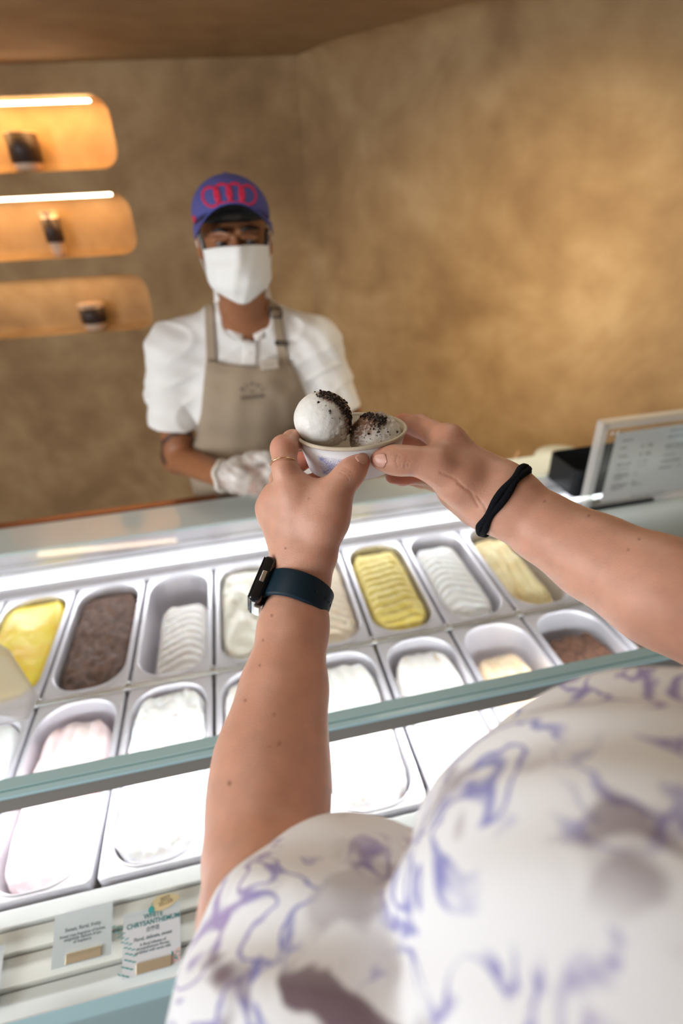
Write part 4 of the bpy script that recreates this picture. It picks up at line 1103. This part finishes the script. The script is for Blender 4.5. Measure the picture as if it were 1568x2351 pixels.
for sx in (-1, 1):
    tube('ear_loop', [mask_pt(sx, .02), hT(sx * .074, -.025, .010), hT(sx * .080, .004, .022), hT(sx * .086, .018, .010), hT(sx * .082, .012, -.030), hT(sx * .074, -.02, -.055), mask_pt(sx, .62)], .0012, M['mask'], maskt, 6)
# shirt
def wr2(P):
    fold = np.abs(np.sin(P[..., 0] * 22 - P[..., 2] * 15 + 2.6 * np.sin(P[..., 2] * 17 + P[..., 1] * 9)))
    return -.0045 * (1 - fold) ** 4 + .0028 * np.sin(P[..., 0] * 55 + P[..., 2] * 60 + 6 * np.sin(P[..., 0] * 9)) * np.sin(P[..., 2] * 24 + P[..., 1] * 30) + .0012 * np.sin(P[..., 2] * 120 + P[..., 0] * 50)
tors = [ell(chest, (.180, .120, .18), .05), ell(belly, (.168, .125, .2), .05), ell(hips, (.180, .130, .12), .05), cone(nb[:3], shl[:3], .060, .066, .05), cone(nb[:3], shr[:3], .060, .066, .05)]
Vt, Qt = sdf_mesh(tors, .006, disp=wr2, iters=2)
cufL = ony(403, 974, .72); cufR = ony(775, 948, .70)
slv = [cone(shl[:3], ony(403, 1010, .725), .070, .080, .05), cone(shr[:3], ony(788, 985, .70), .068, .074, .05)]
aL = np.array(cufL) - np.array(shl[:3]); aR = np.array(ony(790, 950, .70)) - np.array(shr[:3])
VL, QL = sdf_mesh([slv[0]], .004, cuts=[(cufL, aL + np.array([0.02, 0, -.06]))], disp=wr2, iters=2)
VR, QR = sdf_mesh([slv[1]], .004, cuts=[(ony(775, 940, .70), aR + np.array([-.02, 0, -.05]))], disp=wr2, iters=2)
neck_cut = [cone(nb[:3], hb, .062, .060, .01, 's')]
Vt2, Qt2 = sdf_mesh(tors + slv + neck_cut, .0045, disp=wr2, iters=2, cuts=[])
# body of the shirt plus separately hemmed sleeves
Vm, Qm = sdf_mesh(tors + [cone(shl[:3], ony(396, 900, .73), .070, .076, .05), cone(shr[:3], ony(755, 880, .71), .068, .070, .05), cone(Vector(nb[:3]) + Vector((0, -.03, .0)), hb, .062, .060, .01, 's')], .0045, disp=wr2, iters=2)
V, Q = join_parts([(Vm, Qm), (VL, QL), (VR, QR)])
shirt = link('shirt', mesh_np('shirt', V, Q), M['shirt'], sv)
shirt_bvh = bvh_of(Vt, Qt)
full_bvh = bvh_of(V, Q)
# collar
P = []
nc = Vector(nb[:3]); nd = (hb - nc).normalized()
for i in range(7):
    v = i / 6; row = []
    for j in range(57):
        a = math.radians(-90 + 11 + (360 - 22) * j / 56)     # opening faces the front
        fr_ = max(0, -math.sin(a)); r_ = .066 + .012 * (1 - v) + .012 * max(0, v - .6)
        x = r_ * math.cos(a); y = r_ * 1.05 * math.sin(a) + .015
        z = -.004 + .072 * v + .020 * (1 - fr_) - .050 * fr_ ** 2 - .055 * v * fr_ ** 2.5
        row.append(nc + Vector((x, y - .012 * fr_ * (1 - v), z)))
    P.append(row)
grid_obj('collar', P, M['shirt'], sv, .003)
# button placket and buttons laid on the shirt front
def on_y(bvh, px, py, off):
    p = ony(px, py, .3); h = bvh.ray_cast(Vector(CAM), (Vector(p) - Vector(CAM)).normalized())
    if not h[0]: return None
    return h[0] - (Vector(p) - Vector(CAM)).normalized() * off
def strip_on(name, pl, pr2, m, parent, off, thick, n=24, bv_=None, mcol=5):
    P = []; last = None
    for i in range(n + 1):
        t = i / n; row = []
        def ip(a):
            k = min(int(t * (len(a) - 1)), len(a) - 2); f = t * (len(a) - 1) - k; return a[k][0] * (1 - f) + a[k + 1][0] * f, a[k][1] * (1 - f) + a[k + 1][1] * f
        a, b = ip(pl), ip(pr2)
        for j in range(mcol + 1):
            u = j / mcol; q = on_y(bv_ or full_bvh, a[0] * (1 - u) + b[0] * u, a[1] * (1 - u) + b[1] * u, off)
            row.append(q)
        P.append(row)
    # fill rays that missed with the depth of the nearest hit
    for r in range(len(P)):
        for j in range(len(P[0])):
            if P[r][j] is None:
                src = next((P[rr][jj] for rr in sorted(range(len(P)), key=lambda z: abs(z - r)) for jj in range(len(P[0])) if P[rr][jj] is not None), Vector(chest))
                P[r][j] = src
    return grid_obj(name, P, m, parent, thick)
strip_on('placket', [(560, 742), (556, 838)], [(590, 742), (590, 838)], M['shirt'], shirt, .004, .003)
for by_ in (770, 812):
    q = on_y(full_bvh, 573, by_, .006)
    sdf_obj('button', [ell(q, (.005, .002, .005), .001)], .0008, mat('shirt_button', (.75, .74, .70), .3), shirt)
# apron bib
def lerp_tab(tab, y):
    for a, b in zip(tab, tab[1:]):
        if y <= b[0]: return a[1] + (b[1] - a[1]) * (y - a[0]) / (b[0] - a[0])
    return tab[-1][1]
Lx = [(826, 474), (860, 470), (950, 462), (1000, 448), (1100, 428), (1260, 420)]
Rx = [(826, 664), (860, 682), (900, 700), (950, 716), (1040, 745), (1100, 760), (1260, 770)]
P = []
for i in range(44):
    y = 826 + (1250 - 826) * i / 43; row = []
    for j in range(36):
        u = j / 35; x = lerp_tab(Lx, y) * (1 - u) + lerp_tab(Rx, y) * u; yy = y + 14 * math.sin(PI * u) * max(0, 1 - i / 6)
        row.append(on_y(shirt_bvh, x, yy, .012 + .002 * math.sin(x * .09 + y * .01)))
    P.append(row)
for r in range(len(P)):
    ok_ = [j for j in range(36) if P[r][j] is not None]
    for j in range(36):
        if P[r][j] is None and ok_:
            k = min(ok_, key=lambda z: abs(z - j)); P[r][j] = P[r][k] + Vector((.004 * (j - k), .006 * abs(j - k), 0))
P = [r for r in P if r[0] is not None]
# hang the skirt of the apron straight down from the last row
last = P[-1]
for k in range(1, 12):
    P.append([p + Vector(((p.x - hx) * .04 * k, .0 - .002 * k, -.055 * k)) for p in last])
apron = grid_obj('apron', P, M['apron'], sv, .002)
apV = np.array([[tuple(p) for p in r] for r in P]).reshape(-1, 3); c36 = 36
apQ = [(i * c36 + j, i * c36 + j + 1, (i + 1) * c36 + j + 1, (i + 1) * c36 + j) for i in range(len(P) - 1) for j in range(c36 - 1)]
ap_bvh = bvh_of(apV, np.array(apQ))
strip_on('hem', [(474, 828), (565, 842), (664, 828)], [(474, 835), (565, 849), (664, 835)], M['apron'], apron, .003, .0015, 30, ap_bvh, 2)
strip_on('strap', [(470, 672), (471, 740), (474, 838)], [(490, 672), (492, 740), (498, 838)], M['apron'], apron, .005, .0022)
strip_on('strap', [(614, 680), (626, 740), (640, 838)], [(636, 680), (650, 740), (664, 838)], M['apron'], apron, .005, .0022)
def rect_ring(px, py, w, h, slant, name):
    pts = []
    for dx, dy in ((-w, -h), (0, -h), (w, -h), (w, 0), (w, h), (0, h), (-w, h), (-w, 0)):
        q = on_y(full_bvh, px + dx, py + dy + slant * dx, .010); pts.append(q)
    if all(p is not None for p in pts): tube(name, pts, .0022, M['buckle'], apron, 8, closed=True)
rect_ring(633, 718, 14, 10, .0, 'buckle'); rect_ring(647, 788, 15, 3.5, .05, 'buckle')
# badge and lettering
q = on_y(ap_bvh, 618, 837, .006)
if q:
    def flat_frame(px, py, off, bv_=None, wpx=20):
        c0 = on_y(bv_ or ap_bvh, px, py, off); rgt = on_y(bv_ or ap_bvh, px + wpx, py - wpx * .12, off); dwn = on_y(bv_ or ap_bvh, px + 2, py + 15, off)
        X = (rgt - c0).normalized(); Y = (c0 - dwn).normalized(); Zn = X.cross(Y).normalized(); Y = Zn.cross(X)
        m4 = Matrix((( *X, 0), (*Y, 0), (*Zn, 0), (0, 0, 0, 1))).transposed(); m4.translation = c0; return m4
    fm = flat_frame(618, 837, .006)
    badge = box_obj('name_badge', (-.0265, -.0115, -.001), (.0265, .0115, .0015), mat('badge_white', (.86, .80, .72), .35, coat=.4), apron, .001, fm)
    box_obj('badge_line', (-.016, -.002, .0016), (.016, .001, .0020), mat('badge_ink', (.55, .50, .44), .6), badge, 0, fm)
inkm = mat('apron_print', (.055, .045, .04), .7)
def print_on(body, size, px, py, rot=0, name='lettering'):
    me = text_mesh(body, size, spacing=1.15); fm_ = flat_frame(px, py, .004, None, 14)
    me.transform(Matrix.Translation(fm_.to_3x3().col[2] * .003) @ fm_ @ Matrix.Rotation(rot, 4, 'Z') @ Matrix.Translation((0, -size * .35, 0)))
    return link(name, me, inkm, apron, False)
for k, ch in enumerate('BIRDS'):
    a = math.radians(-58 + 29 * k)
    print_on(ch, .0135, 579 + 27 * math.sin(a), 908 - 27 * math.cos(a) + 0, -a * .9)
print_on('OF', .0085, 579, 898)
print_on('PARADISE', .0128, 580, 911)
# gloves
def glove_mat():
    m, nt, b = new_mat('clear_glove'); N = nt.nodes; Lk = nt.links
    b.inputs['Base Color'].default_value = (.85, .82, .78, 1); b.inputs['Roughness'].default_value = .3
    tr = N.new('ShaderNodeBsdfTransparent'); tc = N.new('ShaderNodeTexCoord'); no = N.new('ShaderNodeTexNoise'); no.inputs['Scale'].default_value = 20; no.inputs['Detail'].default_value = 1.5
    Lk.new(tc.outputs['Object'], no.inputs['Vector'])
    mr = N.new('ShaderNodeMapRange'); mr.inputs[1].default_value = .40; mr.inputs[2].default_value = .60; mr.inputs[3].default_value = .28; mr.inputs[4].default_value = .72; Lk.new(no.outputs['Fac'], mr.inputs[0])
    mx = N.new('ShaderNodeMixShader'); Lk.new(mr.outputs[0], mx.inputs[0]); Lk.new(tr.outputs[0], mx.inputs[1]); Lk.new(b.outputs[0], mx.inputs[2])
    bp = N.new('ShaderNodeBump'); bp.inputs['Strength'].default_value = .5; bp.inputs['Distance'].default_value = .006; Lk.new(no.outputs['Fac'], bp.inputs['Height']); Lk.new(bp.outputs[0], b.inputs['Normal'])
    Lk.new(mx.outputs[0], N['Material Output'].inputs[0]); return m
M['glove'] = glove_mat()
def fatten(prims, e):
    out = []
    for p in prims:
        f = p['f']; out.append(dict(f=(lambda P, f=f: f(P) - e), lo=p['lo'] - e, hi=p['hi'] + e, k=p['k'], op=p['op']))
    return out
gw = lambda P: .0022 * np.sin(P[..., 0] * 160 + 5 * np.sin(P[..., 2] * 60)) * np.sin(P[..., 2] * 150)
for nm, prs, w_, p_ in (('glove', lh, wl, pmL), ('glove', rh, wr_, pmR)):
    a_ = np.array(p_[:3]) - np.array(w_[:3]); a_ /= np.linalg.norm(a_)
    g_ = sdf_obj(nm, fatten(prs, .005), .003, M['glove'], sv, disp=gw, cuts=[(np.array(w_[:3]) - a_ * .004, -a_)])
    cr_, *_ = ring_pts(np.array(w_[:3]) - a_ * .003, a_, w_[3] + .008, 36)
    cr_ = [p + Vector(a_) * .003 * math.sin(k * .9) for k, p in enumerate(cr_)]
    tube('glove_cuff', cr_, .0048, mat('glove_cuff', (.84, .80, .73), .5), g_, 8, closed=True)
# trousers, shoes
sdf_obj('trousers', [ell((hx, .785, .02 + ZO), (.178, .128, .12), .04)] + [cone((hx + s_ * .085, .79, .0 + ZO), (hx + s_ * .10, .80, .12), .090, .07, .04) for s_ in (-1, 1)], .009, mat('black_trousers', (.02, .02, .022), .8), sv)
for s_ in (-1, 1):
    sdf_obj('shoe', [cone((hx + s_ * .10, .82, .045), (hx + s_ * .105, .67, .035), .043, .035, .02)], .005, M['black_plastic'], sv, cuts=[((0, 0, 0.0), (0, 0, -1))])

# ================================================================ JARS IN THE NICHES
def jar(s, off, z, prof, label_rng, lab, name='jar', cat='jar'):
    p = wp(s, z + ZO, off); t = thing(name, lab, cat, p, 'jars in the wall niches')
    lathe('glass_body', [(0, 0)] + prof + [(0, prof[-1][1])], mat('jar_glass', (.72, .52, .38), .25, coat=.4), t, 28, p, False)
    z0, z1, r = label_rng
    lathe('dark_label', [(r - .001, z0), (r + .001, z0), (r + .001, z1), (r - .001, z1)], mat('jar_label', (.050, .028, .022), .5), t, 28, p, False)
    r1 = prof[-1][0]
    lathe('lid', [(0, prof[-1][1]), (r1 + .001, prof[-1][1]), (r1 + .001, prof[-1][1] + .010), (0, prof[-1][1] + .010)], mat('jar_lid', (.62, .44, .30), .4), t, 28, p, False)
    return t
jar(-1.235, .060, .980, [(.052, 0), (.060, .012), (.064, .05), (.064, .132)], (.028, .138, .0645), 'squat jar with a broad dark label standing in the top niche')
jar(-1.212, .060, .6315, [(.026, 0), (.030, .02), (.034, .06), (.040, .18)], (.060, .160, .040), 'slim tapering bottle with a dark label standing in the middle niche', 'bottle', 'bottle')
jar(-1.135, .065, .2825, [(.050, 0), (.056, .008), (.060, .04), (.062, .118)], (.034, .108, .0625), 'low tumbler jar with a dark band standing in the bottom niche')

# ================================================================ MENU SIGN
M['acrylic'] = glass_mat('clear_acrylic', (.97, .98, .97), .03, .03)
M['acrylic_edge'] = glass_mat('acrylic_edge', (.93, .94, .92), .10, .36)
SX0, SX1, SY, SZ0, SZ1 = 1.292, 1.652, .232, GT + .0125, GT + .245
sign = thing('menu_stand', 'clear acrylic block holding the printed menu card at the right edge', 'sign', ((SX0 + SX1) / 2, SY, GT + .003))
T_ = .024
prism_x('foot', [(SY - .018, GT + .0035), (SY + .022, GT + .0035), (SY + .022, GT + .012), (SY - .018, GT + .012)], SX0 + .02, SX0 + .20, M['black_plastic'], sign, .002)
box_obj('front_plate', (SX0 + .002, SY - T_ / 2, SZ0), (SX1, SY - .0012, SZ1), M['acrylic'], sign, .001)
for a, b in (((SX0, SY - T_ / 2, SZ0), (SX0 + .004, SY + T_ / 2, SZ1)), ((SX0, SY - T_ / 2, SZ1 - .004), (SX1, SY + T_ / 2, SZ1)), ((SX0, SY - T_ / 2, SZ0), (SX1, SY + T_ / 2, SZ0 + .004)), ((SX1 - .004, SY - T_ / 2, SZ0), (SX1, SY + T_ / 2, SZ1)),
             ((SX0 + .004, SY - T_ / 2 - .001, SZ0 + .004), (SX0 + .016, SY - T_ / 2 + .002, SZ1 - .004)), ((SX0 + .004, SY - T_ / 2 - .001, SZ1 - .018), (SX1, SY - T_ / 2 + .002, SZ1 - .004))):
    box_obj('polished_edge', a, b, M['acrylic_edge'], sign, .0008)
paper = box_obj('menu_card', (SX0 + .052, SY - .0010, SZ0 + .004), (SX1 - .02, SY - .0002, SZ1 - .036), M['white_paper'], sign)
for x_ in (SX0 + .028, SX0 + .043):
    lathe('corner_magnet', [(0, 0), (.0035, 0), (.0035, .006), (0, .006)], M['silver'], sign, 14, (0, 0, 0), False, Matrix.Translation((x_, SY - T_ / 2 - .001, SZ1 - .028)) @ Matrix.Rotation(PI / 2, 4, 'X'))
tm = Matrix.Translation((SX0 + .052, SY - .0014, SZ1 - .036)) @ Matrix.Rotation(PI / 2, 4, 'X')
mt_ink = mat('menu_ink', (.04, .04, .04), .6)
def mtx_(x, y): return tm @ Matrix.Translation((x, -y, 0))
for x, y, s, tx in ((.020, .022, .0075, 'GELATO'), (.020, .042, .0085, 'CUP'), (.020, .065, .0085, 'CONE'), (.020, .088, .0085, 'BABY CUP'), (.020, .101, .0055, 'Seasonal flavour'), (.020, .117, .0085, 'TOPPINGS'), (.020, .124, .0055, 'Chocolate pearls\nCocoa nibs'), (.020, .146, .0085, 'AFFOGATO'), (.020, .153, .0050, 'Espresso shot with\nany single scoop'),
                    (.078, .040, .0058, '5.0\n8.0'), (.095, .040, .0058, 'Single\nDouble'), (.078, .063, .0058, '6.0\n9.0'), (.095, .063, .0058, 'Single\nDouble'), (.078, .086, .0058, '4.0    Single'), (.078, .098, .0050, '+1.0 for cone'), (.078, .117, .0058, '1.0\n1.5'), (.078, .142, .0055, '8.0\nServed\nwith a biscuit'),
                    (.148, .012, .0060, 'TAKEAWAY MENU'), (.148, .028, .0080, 'GELATO PINT'), (.148, .052, .0080, 'PARTY CUP SET'), (.148, .060, .0050, 'Ten small cups of any flavour'), (.148, .078, .0055, 'Assorted boxes'), (.148, .096, .0080, 'CONE COVER'), (.148, .114, .0080, 'GRANOLA'), (.200, .052, .0058, '38.0'), (.200, .096, .0058, '2.0'), (.200, .114, .0058, '12.0'), (.085, .186, .0052, 'Prices stated are inclusive of the prevailing tax')):
    text_on('menu_text', tx, s * .95, mtx_(x, y + s * .4), mt_ink, paper, 'LEFT', 1.1, 1.05)

# ================================================================ BLACK BIN, WHITE TUB, TRAY BEHIND THE RAIL
def open_box(name, lo, hi, r, th_, m, parent, n=6):
    bm = bmesh.new(); rows = []
    for g, z in ((0.004, lo[2]), (0, lo[2] + .004), (0, hi[2]), (th_, hi[2]), (th_, lo[2] + .004), (th_ + .006, lo[2] + .003)):
        rows.append([bm.verts.new((x, y, z)) for x, y in rrect_pts(lo[0] + g, hi[0] - g, lo[1] + g, hi[1] - g, max(r - g, .003), n)])
    for a, b in zip(rows, rows[1:]):
        k_ = len(a)
        for k in range(k_): bm.faces.new((a[k], a[(k + 1) % k_], b[(k + 1) % k_], b[k]))
    bm.faces.new(rows[0][::-1]); bm.faces.new(rows[-1])
    return bm_obj(name, bm, m, parent, False)
bin_ = open_box('tray', (1.300, .285, GT + .0035), (1.60, .425, GT + .083), .022, .003, M['black_plastic'], None)
tag(bin_, 'deep black plastic tray with rounded corners standing behind the menu stand', 'tray')
wt = thing('worktop', 'low pale worktop behind the counter at the right', 'worktop', (1.5, .72, 0))
box_obj('top', (1.02, .592, Z - .095), (1.82, .80, Z - .070), M['cream_board'], wt, .003)
box_obj('cupboard_body', (1.04, .61, 0), (1.80, .79, Z - .096), M['cream_board'], wt, .002)
tub = thing('tub', 'round white tub with a shallow lid standing behind the black tray', 'tub', (1.545, .70, Z - .0695))
lathe('tub_body', [(0, 0), (.085, 0), (.092, .055), (0, .055)], M['white_enamel'], tub, 40, (1.545, .70, Z - .0695), False)
lathe('lid', [(0, .056), (.096, .056), (.097, .066), (.090, .074), (0, .080)], M['white_enamel'], tub, 40, (1.545, .70, Z - .0695), False)
ct = open_box('tray', (1.16, .625, Z - .0695), (1.335, .72, Z + .010), .008, .003, mat('pale_green_plastic', (.55, .72, .66), .35), None)
tag(ct, 'pale green plastic tray lying behind the counter beyond the right wrist', 'tray')
st_ = tube('stick', [(1.30, .66, Z - .060), (1.37, .70, Z + .045)], .003, mat('wooden_stick', (.55, .35, .22), .6)); tag(st_, 'thin wooden stick leaning in the pale green tray', 'stick')

# ================================================================ FLAVOUR CARDS
M['card'] = mat('flavour_card', (.78, .82, .86), .5)
def card(xl, w, y0, z0, y1, z1, lab, skew=.0):
    X = Vector((1, 0, 0)); Y = Vector((0, y1 - y0, z1 - z0)); h = Y.length; Y.normalize(); Zn = X.cross(Y)
    m4 = Matrix(((*X, 0), (*Y, 0), (*Zn, 0), (0, 0, 0, 1))).transposed(); m4.translation = Vector((xl, y0, z0 + Z))
    t = thing('flavour_card', lab, 'label card', m4.translation, 'flavour cards on the label shelf')
    box_obj('card', (0, 0, -.0005), (w, h, .0005), M['card'], t, 0, m4)
    box_obj('brass_clip', (w * .24, .0015, .0006), (w * .84, .0125, .0030), M['brass'], t, .0006, m4)
    return t, m4, w, h
def cmt(m4, x, y): return m4 @ Matrix.Translation((x, y, .0008))
itxt = mat('card_grey_ink', (.20, .27, .30), .6)
def leaf_tag(t, m4, x, y, L=.036, body='BEST\nSELLER', rot=.0):
    bm = bmesh.new(); n = 24; top = []
    mm_ = m4 @ Matrix.Translation((x, y, .0012)) @ Matrix.Rotation(rot, 4, 'Z')
    pts = [(L / 2 * math.cos(2 * PI * k / n) * (1 + .10 * (math.cos(2 * PI * k / n) > .9)), .0085 * math.sin(2 * PI * k / n) * (1 - .25 * math.cos(2 * PI * k / n))) for k in range(n)]
    a = [bm.verts.new(mm_ @ Vector((px, py, 0))) for px, py in pts]; b = [bm.verts.new(mm_ @ Vector((px, py, .0008))) for px, py in pts]
    bm.faces.new(a[::-1]); bm.faces.new(b)
    for k in range(n): bm.faces.new((a[k], a[(k + 1) % n], b[(k + 1) % n], b[k]))
    o = bm_obj('leaf_tag', bm, mat('yellow_leaf', (.80, .66, .38), .5), t)
    if body: text_on('tag_lettering', body, .0062, mm_ @ Matrix.Translation((.001, .0015, .0012)), mat('tag_ink', (.42, .33, .18), .6), t, 'CENTER', 1, .8)
def dashes(t, m4, spots, m):
    bm = bmesh.new()
    for x, y, a, l in spots:
        add_box(bm, (-l / 2, -.0006, 0), (l / 2, .0006, .0003), m4 @ Matrix.Translation((x, y, .0006)) @ Matrix.Rotation(a, 4, 'Z'))
    bm_obj('leaf_print', bm, m, t)
teal_p = mat('teal_print', (.06, .42, .40), .6)
c1, m1, w1, h1 = card(.214, .0745, -.466, -.034, -.404, -.006, 'flavour card reading WHITE CHRYSANTHEMUM with a yellow best seller tag')
text_on('flavour_name', 'WHITE\nCHRYSANTHEMUM', .0078, cmt(m1, w1 * .53, h1 - .0105), M['ink_teal'], c1, 'CENTER', 1.04, .90)
text_on('flavour_name', '白菊花', .0058, cmt(m1, w1 * .52, h1 - .0245), itxt, c1)
text_on('description', 'Floral, delicate, sweet', .0056, cmt(m1, w1 * .52, h1 - .0325), itxt, c1)
text_on('description', 'A floral infusion of\nchrysanthemum florets,\nsprinkled with cacao nibs', .0045, cmt(m1, w1 * .52, h1 - .0385), itxt, c1, 'CENTER', 1, .85)
leaf_tag(c1, m1, w1 * .74, h1 + .0035, rot=.10)
bm = bmesh.new()
bmesh.ops.create_cone(bm, cap_ends=True, segments=20, radius1=.0040, radius2=.0040, depth=.0006, matrix=cmt(m1, w1 * .50, h1 - .002) @ Matrix.Translation((0, 0, .0012)))
bm_obj('fruit_print', bm, teal_p, c1)
tube('fruit_stem', [cmt(m1, w1 * .50 + .004 * math.sin(k * .5) - .003, h1 - .001 + .0016 * k) @ Vector((0, 0, .0012)) for k in range(5)], .0005, teal_p, c1, 6)
P = []
for k in range(13):
    a = PI / 2 + PI * k / 24 * 2 * .5; P.append((w1 - .0005 - .0135 * math.sin(PI * k / 12 * .5 + 0), .004 + .0145 * math.cos(PI * k / 12 * .5)))
bm = bmesh.new(); vs = [bm.verts.new(cmt(m1, x, y).translation) for x, y in P] + [bm.verts.new(cmt(m1, w1 - .0005, .004).translation)]; bm.faces.new(vs); bm_obj('pink_print', bm, mat('pink_print', (.80, .58, .58), .6), c1)
rs2 = random.Random(2); dashes(c1, m1, [(w1 - .0015 - .010 * rs2.random(), .0055 + .010 * rs2.random(), rs2.random() * 3, .0022) for _ in range(14)], teal_p)
fern = [(.0005 + .009 * math.sin(i * .55), .006 + i * .0065, -.5 + .12 * i + (j - 1) * .1, .0045) for i in range(9) for j in range(3)]
fern = [(x + .005 * (k % 3) - .004, y - .002 * (k % 3), a, l) for k, (x, y, a, l) in enumerate(fern)]
dashes(c1, m1, fern, teal_p)
c2, m2, w2, h2 = card(.124, .0745, -.438, -.0255, -.386, -.0015, 'flavour card reading sweet, floral, fruity, left of the white chrysanthemum card')
text_on('description', 'Sweet, floral, fruity', .0060, cmt(m2, w2 * .50, h2 - .0215), itxt, c2)
text_on('description', 'Sweet rose fragrance of lychee,\ndelightfully delicate drops\nof raspberry', .0046, cmt(m2, w2 * .50, h2 - .0275), itxt, c2, 'CENTER', 1, .85)
c3, m3, w3, h3 = card(-.010, .0745, -.466, -.034, -.404, -.006, 'flavour card at the left edge of the picture with a yellow leaf tag')
leaf_tag(c3, m3, w3 * .66, h3 + .004, rot=.10)

# crumpled translucent sheet on the glass at the left edge
M['pale_translucent'] = glass_mat('pale_translucent', (.95, .97, 1.0), .25, .42)
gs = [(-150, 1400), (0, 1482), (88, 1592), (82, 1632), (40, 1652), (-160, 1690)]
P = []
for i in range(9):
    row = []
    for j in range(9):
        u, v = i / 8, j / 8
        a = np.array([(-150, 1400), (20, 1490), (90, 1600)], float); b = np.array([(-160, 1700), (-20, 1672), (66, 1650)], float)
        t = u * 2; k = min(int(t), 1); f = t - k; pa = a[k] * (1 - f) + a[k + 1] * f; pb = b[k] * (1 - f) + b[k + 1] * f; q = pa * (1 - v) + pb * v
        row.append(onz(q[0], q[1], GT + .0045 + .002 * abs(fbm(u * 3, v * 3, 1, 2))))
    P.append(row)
tag(grid_obj('pale_sheet', P, M['pale_translucent'], None, .0004), 'crumpled pale translucent sheet lying on the glass top at the left edge', 'paper')
